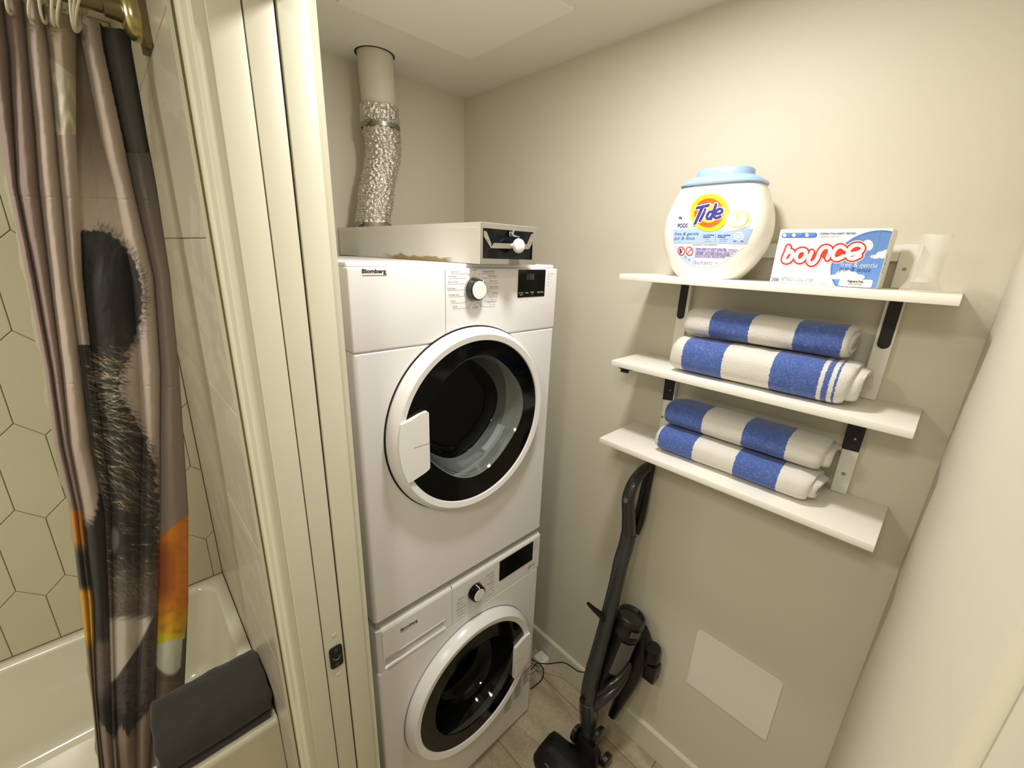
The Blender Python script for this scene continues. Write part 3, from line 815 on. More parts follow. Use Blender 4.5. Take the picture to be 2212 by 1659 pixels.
def build_curtain():
    t = thing('shower_curtain', 'printed shower curtain with black bird and orange bill hanging in folds', 'shower curtain', (-0.02, YR, ZR - 0.03))
    ncol, nrow = 310, 980
    # depth profile per fold line (front negative)
    V = []; C = []
    PY0, PY1 = 0, 1715
    depthK = [0.012, 0.030, 0.026, 0.030, 0.034, 0.040, 0.034, 0.030]
    for i in range(nrow + 1):
        py = PY0 + (PY1 - PY0) * i / nrow
        K = list(rowk(py))
        tt = i / nrow
        yplane = YR + 0.004 + 0.040 * sst(0.05, 0.6, tt) + 0.125 * sst(0.5, 0.88, tt)
        amp = 0.9 + 0.1 * math.sin(tt * 5)
        # wide seams get more columns
        tot = K[-1] - K[0]
        for j in range(ncol + 1):
            u = j / ncol
            px = K[0] + tot * u
            # top hem follows the hooks: cloth starts lower to the right
            seg = 7
            for s in range(7):
                if px < K[s + 1]: seg = s; break
            s0, s1 = K[seg], K[min(seg + 1, 7)]
            f = (px - s0) / max(1e-6, s1 - s0)
            if seg == 4:    # inner plane set back between two ridges
                d = 0.030 + 0.004 * math.sin(PI * f)
                d = d - 0.006 * sst(600, 900, py) * math.sin(PI * f)
                if py > 450: d -= 0.026 * sst(450, 640, py) * math.sin(PI * f)
            elif seg == 6:
                d = 0.030 - 0.0 * f
                d = 0.034 - 0.020 * math.sin(PI * min(1, f)) ** 0.8
                if py < 330: d += 0.012
            else:
                wid = (s1 - s0) * 0.00062
                d = 0.030 - min(0.040, 0.55 * wid + 0.010) * math.sin(PI * f) ** 0.75
            d += 0.0016 * nz(px * 0.03, py * 0.012, 1.3) + 0.0008 * nz(px * 0.10, py * 0.05, 2.3)
            for cy in (426, 828):
                q = py - (cy + 0.03 * (px - 100)); 
                if abs(q) < 4: d += 0.0016 * (1 - abs(q) / 4)
            d *= amp
            hem = 0.0
            V.append(tuple(at('y', yplane + d, px, py)))
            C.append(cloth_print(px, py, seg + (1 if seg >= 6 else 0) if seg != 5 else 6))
    n = ncol + 1
    F = []
    def hemrow(j):       # first visible row per column: cloth top edge rises to the left
        px = V  # unused
        return 0
    tops = []
    for j in range(n):
        K = rowk(60); u = j / ncol; px = K[0] + (K[-1] - K[0]) * u
        y0 = interp([(-50, -40), (90, 4), (130, 24), (165, 38), (172, 30), (217, 50), (222, 58), (284, 66)], px)
        tops.append(max(0, int((y0 - PY0) / (PY1 - PY0) * nrow)))
    for i in range(nrow):
        for j in range(ncol):
            if i < tops[j]: continue
            a = i * n + j; F.append((a, a + 1, a + n + 1, a + n))
    used = sorted({k for f in F for k in f}); idx = {k: q for q, k in enumerate(used)}
    V2 = [V[k] for k in used]; C2 = [C[k] for k in used]; F2 = [tuple(idx[k] for k in f) for f in F]
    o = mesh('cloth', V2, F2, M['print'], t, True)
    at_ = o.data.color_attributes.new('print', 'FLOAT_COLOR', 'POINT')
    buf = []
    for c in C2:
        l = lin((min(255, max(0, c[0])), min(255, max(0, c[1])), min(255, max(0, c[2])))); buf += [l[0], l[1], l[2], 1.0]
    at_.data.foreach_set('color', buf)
    # thin pale liner behind the left edge
    LV = []; LF = []; rows = 60
    for i in range(rows + 1):
        py = 380 + (1660 - 380) * i / rows; K = rowk(py)
        wob = 5 + 3 * math.sin(i * 0.9) + 2 * math.sin(i * 2.3) - 5 * sst(1050, 1200, py)
        for j in range(3):
            px = K[0] - wob + j * (wob + 12) / 2
            LV.append(tuple(at('y', YR + 0.085 + 0.125 * sst(860, 1510, py), px, py)))
    for i in range(rows):
        for j in range(2):
            a = i * 3 + j; LF.append((a, a + 1, a + 4, a + 3))
    mesh('liner', LV, LF, basic('liner_vinyl', (206, 204, 172), 0.35), t, True)
build_curtain()
# rings over the rod
NTH = ('ninth', 'eighth', 'seventh', 'sixth', 'fifth', 'fourth', 'third', 'second', 'first')
for i, px in enumerate((-22, 40, 88, 101, 128, 143, 162, 170, 178)):
    c = at('y', YR, px + 8, 60); 
    c = Vector((c.x, YR + 0.002, ZR - 0.016))
    tilt = 0.004 * ((i * 7) % 3 - 1) + 0.010
    P = []
    for k in range(25):
        a = 2 * PI * k / 24
        P.append((c.x + tilt * math.sin(a) + 0.004 * math.cos(a), c.y + 0.0225 * math.cos(a), c.z + 0.0355 * math.sin(a)))
    o = tube('curtain_ring', P, 0.0021, M['ringw'], None, 8, 2, False)
    tag(o, NTH[i] + ' white plastic curtain ring counted from the wall bracket of the rod', 'curtain ring', 'rings along the shower rod')

# ------------------------------------------------------------------ charcoal towel on the tub rim
def build_dark_towel():
    t = thing('charcoal_towel', 'folded charcoal bath towel lying on the tub rim', 'towel', (0.01, 1.14, 0.455))
    def sec(xv, k):
        out = []; n = 56
        a = 0.110 * (1 - 0.02 * k * k); b = 0.048 * (1 - 0.05 * k ** 4)
        for i in range(n):
            th = 2 * PI * i / n; ct, s_ = math.cos(th), math.sin(th)
            y = math.copysign(abs(ct) ** (2 / 3.2), ct) * a; z = math.copysign(abs(s_) ** (2 / 2.6), s_) * b
            zz = z + 0.047 + (-0.10 * (y) if z > 0 else -0.02 * y)
            wob = 0.0035 * nz(xv * 22, th * 1.6, 4) + 0.0015 * nz(xv * 60, th * 5, 2)
            out.append(Vector((xv + 0.006 * nz(y * 20, z * 30, 1) * abs(k) ** 6, 1.166 + y * (1 + wob * 5), 0.4545 + max(0.0005, zz + wob))))
        return out
    xs = [-0.113 + 0.243 * i / 30 for i in range(31)]
    rings = []
    for i, xv in enumerate(xs):
        k = (xv - 0.0085) / 0.1215
        rings.append(sec(xv, k))
    def shrink(r, s, dx):
        c = sum(r, Vector()) / len(r); return [Vector((p.x + dx, c.y + (p.y - c.y) * s, max(0.4548, c.z + (p.z - c.z) * s))) for p in r]
    rings = [shrink(rings[0], 0.86, -0.005), shrink(rings[0], 0.95, -0.003)] + rings + [shrink(rings[-1], 0.95, 0.0025), shrink(rings[-1], 0.86, 0.004)]
    loft('towel_fold', rings, M['dtowel'], t, (True, True), True, 70)
    # second layer visible along the lower front edge
    R = []
    for i in range(20):
        xv = -0.100 + 0.222 * i / 19
        R.append(superring((xv, 1.0680, 0.4645 + 0.0012 * nz(xv * 40, 1)), (0, 1, 0), (0, 0, 1), 0.014, 0.0085, 12, 2.2))
    loft('folded_edge', R, M['dtowel'], t)
build_dark_towel()

# ------------------------------------------------------------------ appliances
YFp = 0.787; AX0, AX1 = 0.327, 0.922; CXA = (AX0 + AX1) / 2
def front_plate(name, x0, x1, z0, z1, y, cx, cz, r, mat, parent, n=64, depth=0.02):
    """flat plate with a round hole, rounded outer edges"""
    V = []; F = []
    def sq(k):
        t = 2 * PI * k / n; c, s = math.cos(t), math.sin(t)
        # intersection of the ray from (cx,cz) with the rectangle
        best = 1e9
        if c > 1e-9: best = min(best, (x1 - cx) / c)
        if c < -1e-9: best = min(best, (x0 - cx) / c)
        if s > 1e-9: best = min(best, (z1 - cz) / s)
        if s < -1e-9: best = min(best, (z0 - cz) / s)
        return cx + c * best, cz + s * best
    corners = [math.atan2(b - cz, a - cx) % (2 * PI) for a, b in ((x1, z1), (x0, z1), (x0, z0), (x1, z0))]
    ang = [2 * PI * k / n for k in range(n)]
    for cA in corners:
        k = min(range(n), key=lambda q: abs(ang[q] - cA)); ang[k] = cA
    P = []
    for t in ang:
        c, s = math.cos(t), math.sin(t); best = 1e9
        if c > 1e-9: best = min(best, (x1 - cx) / c)
        if c < -1e-9: best = min(best, (x0 - cx) / c)
        if s > 1e-9: best = min(best, (z1 - cz) / s)
        if s < -1e-9: best = min(best, (z0 - cz) / s)
        P.append((cx + c * best, cz + s * best, cx + r * c, cz + r * s))
    for p in P: V.append((p[2], y + depth, p[3]))
    for p in P: V.append((p[2], y, p[3]))
    for p in P: V.append((p[0], y, p[1]))
    for k in range(n):
        q = (k + 1) % n
        F += [(k, q, n + q, n + k), (n + k, n + q, 2 * n + q, 2 * n + k)]
    bm = bmesh.new(); bv = [bm.verts.new(v) for v in V]
    for f in F: bm.faces.new([bv[i] for i in f])
    return from_bm(name, bm, mat, parent, False)
def cabinet(name, x0, x1, yf, yb, z0, z1, r, mat, parent, hole):
    """shell: sides, back, top and bottom as one lofted rounded box whose front is the holed plate"""
    cx, cz, hr = hole
    R = []
    pr = [(yb, 0.0), (yf + r, 0.0)]
    for k in range(1, 6):
        a = k / 5 * PI / 2; pr.append((yf + r - r * math.sin(a), r * (1 - math.cos(a))))
    for (y, ins) in pr:
        R.append([Vector((a, y, b)) for a, b in rrect(x0 + ins, x1 - ins, z0 + min(ins, 0.002), z1 - min(ins, 0.004), 0.003, 2)])
    o = loft(name, R, mat, parent, (True, False), True, 30)
    front_plate('front_plate', x0 + r, x1 - r, z0 + 0.002, z1 - 0.004, yf, cx, cz, hr, mat, parent)
    return o
def drum(parent, cx, cz, r, y0, y1):
    lathe('drum', [(r - 0.02, y0 - 0.0), (r, y0 + 0.01), (r, y1 - 0.02), (r - 0.03, y1), (0.05, y1), (0.0, y1 - 0.01)], (cx, 0, cz), 'y', M['drum'], parent, 64)
    for k in range(3):
        a = 2 * PI * k / 3 + 0.5
        c = Vector((cx + (r - 0.004) * math.cos(a), 0, cz + (r - 0.004) * math.sin(a)))
        T = Vector((-math.sin(a), 0, math.cos(a))); N = Vector((-math.cos(a), 0, -math.sin(a)))
        R = []
        for y in (y0 + 0.03, y0 + 0.06, y1 - 0.06, y1 - 0.03):
            h = 0.02 if y in (y0 + 0.03, y1 - 0.03) else 0.05
            R.append([c + T * 0.035 + Vector((0, y, 0)), c + T * 0.014 + N * h + Vector((0, y, 0)), c - T * 0.014 + N * h + Vector((0, y, 0)), c - T * 0.035 + Vector((0, y, 0))])
        loft('drum_paddle', R, M['drum'], parent, (True, True), False)
INKG = M['ink']
def panel_text(items, mat, parent, y, name='lettering'):
    return lettering(items, mat, parent, (0, y, 0), (1, 0, 0), (0, 0, 1), name)
def build_dryer():
    z0, z1 = 0.860, 1.7055
    t = thing('dryer', 'white front-loading dryer stacked on the washer, with grey-rimmed round window', 'dryer', (CXA, 1.07, z0))
    cx, cz = 0.6225, CZ - 0.410
    cabinet('cabinet', AX0, AX1, YFp, 1.36, z0, CZ - 0.1982, 0.009, M['white'], t, (cx, cz, 0.212))
    # top panel
    cab = box('control_panel', AX0, AX1, YFp, 1.36, CZ - 0.1975, CZ - 0.034, M['white'], t, 0.004, 4)
    box('top_cover', AX0 + 0.003, AX1 - 0.003, YFp + 0.012, 1.365, CZ - 0.0345, CZ - 0.0245, M['white'], t, 0.004, 3)
    box('panel_seam', 0.5446, 0.5458, YFp - 0.0004, YFp + 0.001, CZ - 0.1965, CZ - 0.038, INKG, t)
    y = YFp - 0.0006
    # brand lettering
    za, zb = CZ - 0.0470, CZ - 0.0385
    panel_text([('Blomberg', 0.3565, CZ - 0.0470, 0.4055, CZ - 0.0365, 0.03, 0), bar(0.3565, CZ - 0.0492, 0.4055, CZ - 0.0482), bar(0.4049, CZ - 0.0492, 0.4059, CZ - 0.0445)], M['dink'], t, y)
    def q(px, py): p = at('y', YFp, px, py); return p.x, p.z
    def Z(zx, zy): return q(930 + zx / 12.289, 570 + zy / 12.289)
    L = []
    left = [('Quick Dry', 540, 755, 238, 262, (1010, 262), (1040, 320)), ('Bedding', 490, 688, 360, 388, (915, 378), (950, 408)), ('Sports Wear', 460, 738, 506, 535, (860, 525), (888, 540)),
            ('Delicates', 448, 658, 680, 705, (870, 686), (872, 686)), ('Wrinkle Free', 478, 752, 850, 880, (860, 858), (895, 838)), ('Towel', 528, 655, 1016, 1048, (920, 1024), (970, 960)), ('Wool', 582, 702, 1160, 1190, (1025, 1162), (1070, 1040))]
    right = [('Cotton/Normal', 1380, 1700, 225, 258, (1290, 262), (1272, 312), 1705), ('Perm Press', 1535, 1745, 345, 372, (1400, 380), (1370, 392), 1752), ('Heavy Duty', 1562, 1778, 480, 508, (1510, 512), (1500, 512), 1782),
             ('Mixed Fabric', 1565, 1803, 632, 655, (1545, 662), (1540, 662), 1808), ('Sanitize', 1645, 1788, 795, 822, (1520, 828), (1518, 828), 1792), ('Timed Dryer', 1540, 1768, 905, 992, (1430, 990), (1412, 965), 1760), ('Timed Dryer', 1500, 1722, 1045, 1135, (1345, 1138), (1285, 1015), 1720)]
    wd = 0.0006
    for (s, a, b, yb_, yl, c1, c2) in left:
        u0, v0 = Z(a, yb_); u1, _ = Z(b, yb_)
        L.append((s, u0, v0, u1, v0 + 0.0042, 0.0, 0))
        L += strokep([Z(a, yl), Z(*c1), Z(*c2)], wd)
    for (s, a, b, yb_, yl, c1, c2, e) in right:
        u0, v0 = Z(a, yb_); u1, _ = Z(b, yb_)
        L.append((s, u0, v0, u1, v0 + 0.0042, 0.0, 0))
        L += strokep([Z(e, yl), Z(*c1), Z(*c2)], wd)
    for s, a, b, yy in (('high temp', 1600, 1755, 965), ('low temp', 1565, 1718, 1097)):
        u0, v0 = Z(a, yy); u1, _ = Z(b, yy); L.append((s, u0, v0, u1, v0 + 0.0030, 0.0, 0))
    u0, v0 = Z(1075, 182); u1, _ = Z(1225, 182); L.append(('On/Off', u0, v0, u1, v0 + 0.004, 0, 0)); L += strokep([Z(1157, 215), Z(1158, 300)], wd)
    u0, v0 = Z(1115, 1185); u1, _ = Z(1255, 1185); L.append(('Air Fluff', u0, v0, u1, v0 + 0.004, 0.02, 0)); L += strokep([Z(1183, 1050), Z(1183, 1105)], wd)
    for k, s in enumerate(('Start Cooldown', 'Regular Dry', 'Extra Dry', 'Drying', 'Ready')):
        zz = CZ - 0.0482 - 0.0076 * k; L.append((s, 0.880, zz, 0.880 + 0.0024 * len(s) * 0.75, zz + 0.0026, 0.0, 0))
    L.append(('3 sec', 0.780, CZ - 0.1135, 0.788, CZ - 0.1112, 0, 0)); L.append(('3 sec', 0.800, CZ - 0.1135, 0.808, CZ - 0.1112, 0, 0))
    panel_text(L, INKG, t, y, 'printed_scale')
    # display
    dz0, dz1 = CZ - 0.1068, CZ - 0.0365
    dp = prism('display', rrect(0.7695, 0.8715, dz0, dz1, 0.0012), YFp, YFp - 0.0012, 'y', M['disp'], t)
    panel_text([('888', 0.7985, CZ - 0.0625, 0.8270, CZ - 0.0475, -0.01, 0.05)], M['digits'], dp, YFp - 0.0016, 'digits')
    panel_text([('Dry/Time', 0.7725, CZ - 0.0970, 0.7895, CZ - 0.0937, 0.01, 0), ('Level', 0.7765, CZ - 0.1015, 0.7862, CZ - 0.0985, 0, 0), ('Buzzer', 0.7965, CZ - 0.0970, 0.8085, CZ - 0.0937, 0.01, 0),
                ('Drying', 0.8165, CZ - 0.0965, 0.8285, CZ - 0.0930, 0.01, 0), ('in', 0.8205, CZ - 0.1000, 0.8245, CZ - 0.0980, 0, 0), ('Start / Pause', 0.8425, CZ - 0.0970, 0.8660, CZ - 0.0935, 0.01, 0)], M['whitep'], dp, YFp - 0.0016, 'display_text')
    # knob
    kx, kz = 0.6255, CZ - 0.0820
    kb = lathe('knob', [(0.0, -0.0215), (0.0215, -0.0215), (0.0236, -0.0200), (0.0245, -0.015), (0.0262, -0.003), (0.0262, 0.0)], (kx, YFp, kz), 'y', M['vdark'], t, 48)
    lathe('knob_base_ring', [(0.0262, -0.004), (0.0285, -0.003), (0.0290, 0.0)], (kx, YFp, kz), 'y', M['chrome'], t, 48)
    lathe('knob_cap', [(0.0, -0.0226), (0.0203, -0.0226), (0.0209, -0.0212)], (kx, YFp, kz), 'y', M['whitep'], kb, 48)
    a = math.radians(62)
    box('pointer', kx + 0.0095, kx + 0.0115, YFp - 0.0222, YFp - 0.0195, kz + 0.0175, kz + 0.0225, M['whitep'], kb)
    # interior
    lathe('bulkhead', [(0.212, YFp + 0.02), (0.206, YFp + 0.045), (0.196, YFp + 0.05), (0.190, YFp + 0.075), (0.236, YFp + 0.08)], (cx, 0, cz), 'y', M['cream'], t, 64)
    drum(t, cx, cz - 0.0, 0.262, YFp + 0.082, 1.33)
    # door
    yd = YFp - 0.030
    d = thing_part('door', t)
    lathe('outer_ring', [(0.2395, YFp - 0.0005), (0.2405, YFp - 0.006), (0.2385, YFp - 0.016), (0.2320, YFp - 0.026), (0.2275, yd - 0.001), (0.2255, yd - 0.002), (0.2120, yd + 0.0005), (0.2105, yd + 0.004), (0.2105, yd + 0.010)],
          (cx, 0, cz), 'y', M['whitep'], d, 96, 30)
    lathe('gap_ring', [(0.2395, YFp - 0.001), (0.2425, YFp - 0.0016), (0.2435, YFp - 0.0002)], (cx, 0, cz), 'y', M['gap'], d, 96)
    # black glass annulus with a window of softened triangular shape
    def win(s, yy, rr=0.160, n=96):
        out = []
        for k in range(n):
            th = 2 * PI * k / n
            r = rr * (1 + 0.035 * math.cos(4 * (th + PI / 4)) * -1)
            out.append(Vector((cx - 0.002 + r * s * math.cos(th), yy, cz + 0.012 + r * s * 0.985 * math.sin(th))))
        return out
    outer = [Vector((cx + 0.2108 * math.cos(2 * PI * k / 96), yd + 0.0045, cz + 0.2108 * math.sin(2 * PI * k / 96))) for k in range(96)]
    loft('black_glass', [outer, win(1.0, yd + 0.004), win(0.995, yd + 0.010)], M['blackg'], d, (False, False), True, 40)
    prof = [(0.998, 0.006), (0.975, 0.012), (0.965, 0.011), (0.950, 0.020), (0.938, 0.019), (0.915, 0.036), (0.880, 0.070), (0.855, 0.088)]
    loft('glass_bowl', [win(s, yd + e) for s, e in prof], M['bowl'], d, (False, False), True, 25)
    loft('window_glass', [win(0.855, yd + 0.088), win(0.82, yd + 0.096), win(0.6, yd + 0.102), win(0.02, yd + 0.104)], M['glassd'], d, (False, True), True, 60)
    # lint ledge seen through the bowl at the lower right
    V = []
    for (a0, a1, r0, r1, yy, mt) in ((-62, -28, 0.146, 0.158, 0.050, M['whitep']), (-95, -66, 0.147, 0.155, 0.052, M['greypl'])):
        P = []
        for k in range(9):
            a = math.radians(a0 + (a1 - a0) * k / 8); P.append((cx - 0.002 + r1 * math.cos(a), cz + 0.012 + r1 * math.sin(a)))
        for k in range(8, -1, -1):
            a = math.radians(a0 + (a1 - a0) * k / 8); P.append((cx - 0.002 + r0 * math.cos(a), cz + 0.012 + r0 * math.sin(a)))
        prism('seal_ledge', P, yd + yy, yd + yy + 0.02, 'y', mt, d)
    # handle on the left
    P = []
    for k in range(9):
        a = math.radians(166 + (203.5 - 166) * k / 8); P.append((cx + 0.2262 * math.cos(a), cz + 0.2262 * math.sin(a)))
    P += [(cx - 0.195, cz - 0.0885), (cx - 0.162, cz - 0.079), (cx - 0.1525, cz - 0.074), (cx - 0.1500, cz - 0.070), (cx - 0.1500, cz + 0.066), (cx - 0.1535, cz + 0.070), (cx - 0.170, cz + 0.0675), (cx - 0.196, cz + 0.058)]
    h = prism('handle', P, yd + 0.004, yd - 0.0065, 'y', M['whitep'], d, 0.0012)
    box('handle_groove', cx - 0.190, cx - 0.1502, yd - 0.0069, yd - 0.0060, cz - 0.0085, cz - 0.0073, M['greypl'], d)
    return t
def thing_part(name, parent):
    """a part that groups sub-parts: an Empty at the parent's base"""
    o = bpy.data.objects.new(name, None); link(o, parent); o.empty_display_size = 0.03
    WORLD[o.name] = off(parent); return o
build_dryer()
def build_washer():
    z0, z1 = 0.012, 0.836
    t = thing('washing_machine', 'white front-loading washing machine under the dryer, with detergent drawer', 'washing machine', (CXA, 1.07, 0))
    cx, cz = 0.6330, CZ - 1.308
    zp = CZ - 1.0365          # lower edge of the control panel
    cabinet('cabinet', AX0, AX1, YFp, 1.36, z0, zp - 0.0012, 0.007, M['white'], t, (cx, cz, 0.212))
    for fx in (AX0 + 0.05, AX1 - 0.05):
        for fy in (YFp + 0.06, 1.30):
            lathe('foot', [(0.0, 0.0), (0.02, 0.0), (0.02, 0.012), (0.0, 0.012)], (fx, fy, 0), 'z', M['blackm'], t, 20)
    # control panel: front with a lit chamfer along its top
    zt = CZ - 0.8995
    P = [(YFp, zp), (YFp, zt - 0.012), (YFp + 0.0025, zt - 0.006), (YFp + 0.012, zt + 0.001), (YFp + 0.03, zt + 0.0015), (1.36, zt + 0.0015), (1.36, zp)]
    prism('control_panel', P, 0.5575, AX1, 'x', M['white'], t, 0.0)
    # drawer front with its recessed pull
    D = thing_part('detergent_drawer', t)
    gx0, gx1, gz0, gz1 = 0.372, 0.536, CZ - 1.0335, CZ - 1.0000
    xa, xb = AX0 + 0.001, 0.5562
    R = []
    P1 = [(YFp, gz1), (YFp, zt - 0.012), (YFp + 0.0025, zt - 0.006), (YFp + 0.012, zt + 0.001), (YFp + 0.03, zt + 0.0015), (YFp + 0.05, zt + 0.0015), (YFp + 0.05, gz1)]
    prism('drawer_front', P1, xa + 0.016, xb, 'x', M['white'], D)
    prism('drawer_side', [(xa + 0.016, YFp), (xa + 0.008, YFp + 0.001), (xa + 0.002, YFp + 0.005), (xa, YFp + 0.012), (xa, YFp + 0.05), (xa + 0.016, YFp + 0.05)], zp, zt - 0.004, 'z', M['white'], D, 0, True)
    # pull recess: sloping ceiling and pale lower lip
    V = [(xa + 0.016, YFp, gz1), (gx1, YFp, gz1), (gx1 - 0.006, YFp + 0.020, gz1 - 0.010), (xa + 0.03, YFp + 0.020, gz1 - 0.010),
         (gx1 - 0.006, YFp + 0.020, gz0 + 0.008), (xa + 0.03, YFp + 0.020, gz0 + 0.008), (gx1, YFp, gz0), (xa + 0.016, YFp, gz0)]
    mesh('pull_recess', V, [(0, 1, 2, 3), (3, 2, 4, 5), (5, 4, 6, 7), (1, 6, 4, 2), (0, 3, 5, 7)], M['white'], D)
    mesh('drawer_lower', [(gx1, YFp, gz1), (xb, YFp, gz1), (xb, YFp, zp), (gx1, YFp, zp), (xa + 0.016, YFp, gz0), (gx1, YFp, gz0), (xa + 0.016, YFp, zp)],
         [(0, 1, 2, 3), (4, 5, 3, 6)], M['white'], D)
    box('lip', gx0 - 0.018, gx1 - 0.004, YFp - 0.0022, YFp, gz0 - 0.0015, gz0 + 0.0050, M['whitep'], D, 0.0008)
    box('lip_top', gx0 + 0.018, gx1 - 0.003, YFp - 0.0012, YFp, gz1 - 0.0004, gz1 + 0.0012, M['whitep'], D)
    V = [(0.3455, YFp - 0.0035, zt - 0.008), (0.3495, YFp - 0.0002, zt - 0.012), (0.3470, YFp - 0.0002, zp + 0.004), (0.3435, YFp - 0.0002, zp + 0.002), (0.3405, YFp - 0.0002, zt - 0.03)]
    mesh('grip_ridge', V, [(0, 1, 2, 3), (0, 3, 4)], M['white'], D, False)
    box('seam', 0.5562, 0.5575, YFp + 0.0012, YFp + 0.05, zp, zt - 0.002, M['greypl'], t)
    y = YFp - 0.0006
    panel_text([('Blomberg', 0.3945, CZ - 0.9455, 0.4440, CZ - 0.9345, 0.03, 0), bar(0.3945, CZ - 0.9478, 0.4440, CZ - 0.9467)], M['dink'], D, y)
    # display
    prism('display', rrect(0.7375, 0.8880, CZ - 0.9905, CZ - 0.9160, 0.001), YFp, YFp - 0.0012, 'y', M['disp'], t)
    L = []
    kx, kz = 0.6400, CZ - 0.9670
    names_l = ('Quick Wash', 'Hygiene+', 'Sports Wear', 'Delicates & Silk', 'Rinse+Spin', 'Drain+Spin')
    names_r = ('Cottons / Normal', 'Cottons Eco', 'Heavy Duty', 'Mixed Fabrics', 'Perm Press', 'Hand Wash', 'Wool', 'Self Clean')
    for k, s in enumerate(names_l):
        zz = CZ - 0.9615 - 0.0118 * k; wdt = 0.00235 * len(s)
        x0 = 0.570 + (0.006 if k in (0, 5) else 0.002)
        L.append((s, x0, zz, x0 + wdt * 0.9, zz + 0.0042, 0.01, 0)); L += strokep([(x0, zz - 0.0016), (0.612, zz - 0.0016), (0.617, zz - 0.0016 - 0.003 * (k - 2.5) * -0.6)], 0.0005)
    for k, s in enumerate(names_r):
        zz = CZ - 0.9400 - 0.0118 * k; wdt = 0.0021 * len(s)
        x1 = 0.7160 if k < 7 else 0.712
        L.append((s, x1 - wdt, zz, x1, zz + 0.0042, 0.01, 0))
        if k < 4: L += strokep([(x1, zz - 0.0016), (0.683, zz - 0.0016), (0.674, zz - 0.006)], 0.0005)
    L += [('On / Off', 0.640, CZ - 0.944, 0.660, CZ - 0.9405, 0.0, 0), ('Rinse', 0.641, CZ - 1.030, 0.656, CZ - 1.0265, 0.0, 0)]
    for k in range(5):
        zz = CZ - 0.9255 - 0.0072 * k; wq = (0.010, 0.012, 0.020, 0.022, 0.020)[k]
        L.append((('Wash', 'Rinse', 'Anticrease', 'Child Lock', 'Finish')[k], 0.8925, zz, 0.8925 + wq * 0.9, zz + 0.003, 0, 0))
    L.append(('3 sec', 0.785, CZ - 0.9965, 0.793, CZ - 0.994, 0, 0))
    L.append(('Add', 0.889, CZ - 1.0125, 0.900, CZ - 1.0085, 0.02, 0)); L.append(('item', 0.889, CZ - 1.018, 0.900, CZ - 1.014, 0.02, 0))
    L += ringp(0.878, CZ - 1.014, 0.0032, 0.0062); L += strokep([(0.868, CZ - 1.0215), (0.8745, CZ - 1.0185)], 0.002)
    panel_text(L, INKG, t, y, 'printed_scale')
    kb = lathe('knob', [(0.0, -0.0215), (0.0215, -0.0215), (0.0236, -0.0200), (0.0250, -0.015), (0.0262, -0.003), (0.0262, 0.0)], (kx, YFp, kz), 'y', M['blackg'], t, 48)
    lathe('knob_cap', [(0.0, -0.0226), (0.0190, -0.0226), (0.0196, -0.0212)], (kx, YFp, kz), 'y', M['whitep'], kb, 48)
    box('pointer', kx - 0.0012, kx + 0.0012, YFp - 0.0222, YFp - 0.004, kz + 0.0190, kz + 0.0262, M['whitep'], kb)
    # warning label on the lower right
    lab = [bar(0.836, CZ - 1.4965, 0.921, CZ - 1.4935)]
    panel_text(lab, M['red'], t, y, 'label_stripe')
    L = []
    for cxx, n in ((0.786, 10), (0.836, 10), (0.880, 7)):
        for k in range(n):
            zz = CZ - 1.505 - (0.010 if cxx < 0.87 else 0.0098) * k - (0.025 if cxx < 0.8 else 0)
            L += [bar(cxx, zz + 0.0034, cxx + 0.036 - 0.005 * (k % 3), zz + 0.0050), bar(cxx, zz, cxx + 0.030 + 0.002 * (k % 4), zz + 0.0016)]
    panel_text(L, M['greypl'], t, y, 'label_text')
    # inside
    lathe('gasket', [(0.212, YFp + 0.02), (0.205, YFp + 0.035), (0.185, YFp + 0.05), (0.175, YFp + 0.08), (0.235, YFp + 0.085)], (cx, 0, cz), 'y', M['gasket'], t, 64)
    drum(t, cx, cz, 0.245, YFp + 0.087, 1.30)
    yd = YFp - 0.034
    d = thing_part('door', t)
    lathe('outer_ring', [(0.2425, YFp - 0.0005), (0.2440, YFp - 0.006), (0.2425, YFp - 0.014), (0.2345, YFp - 0.028), (0.2300, yd - 0.001), (0.2280, yd - 0.002), (0.2110, yd + 0.0015), (0.2095, yd + 0.004), (0.2090, yd + 0.010)],
          (cx, 0, cz), 'y', M['whitep'], d, 96, 30)
    lathe('gap_ring', [(0.2435, YFp - 0.001), (0.2450, YFp - 0.0010), (0.2458, YFp - 0.0002)], (cx, 0, cz), 'y', M['greypl'], d, 96)
    lathe('black_glass', [(0.2092, yd + 0.0045), (0.160, yd + 0.004), (0.158, yd + 0.008)], (cx, 0, cz), 'y', M['blackg'], d, 96)
    lathe('glass_bowl', [(0.158, yd + 0.008), (0.152, yd + 0.020), (0.140, yd + 0.060), (0.132, yd + 0.085), (0.120, yd + 0.098), (0.06, yd + 0.106), (0.0, yd + 0.108)], (cx, 0, cz), 'y', M['glassw'], d, 96, 60)
    P = []
    for k in range(7):
        a = math.radians(-20.5 + (13.0 + 20.5) * k / 6); P.append((cx + 0.2290 * math.cos(a), cz + 0.2290 * math.sin(a)))
    # the handle fills the ring between two angles and reaches inwards over the glass
    P = []
    for k in range(7):
        a = math.radians(-19.5 + (13.5 + 19.5) * k / 6); P.append((cx + 0.2292 * math.cos(a), cz + 0.2292 * math.sin(a)))
    P += [(cx + 0.192, cz + 0.050), (cx + 0.154, cz + 0.0365), (cx + 0.1525, cz + 0.034), (cx + 0.1525, cz - 0.098), (cx + 0.157, cz - 0.102), (cx + 0.185, cz - 0.088)]
    prism('handle', P, yd + 0.004, yd - 0.0075, 'y', M['whitep'], d, 0.0014)
    box('handle_groove', cx + 0.153, cx + 0.190, yd - 0.0079, yd - 0.0070, cz - 0.030, cz - 0.0288, M['greypl'], d)
    return t
build_washer()
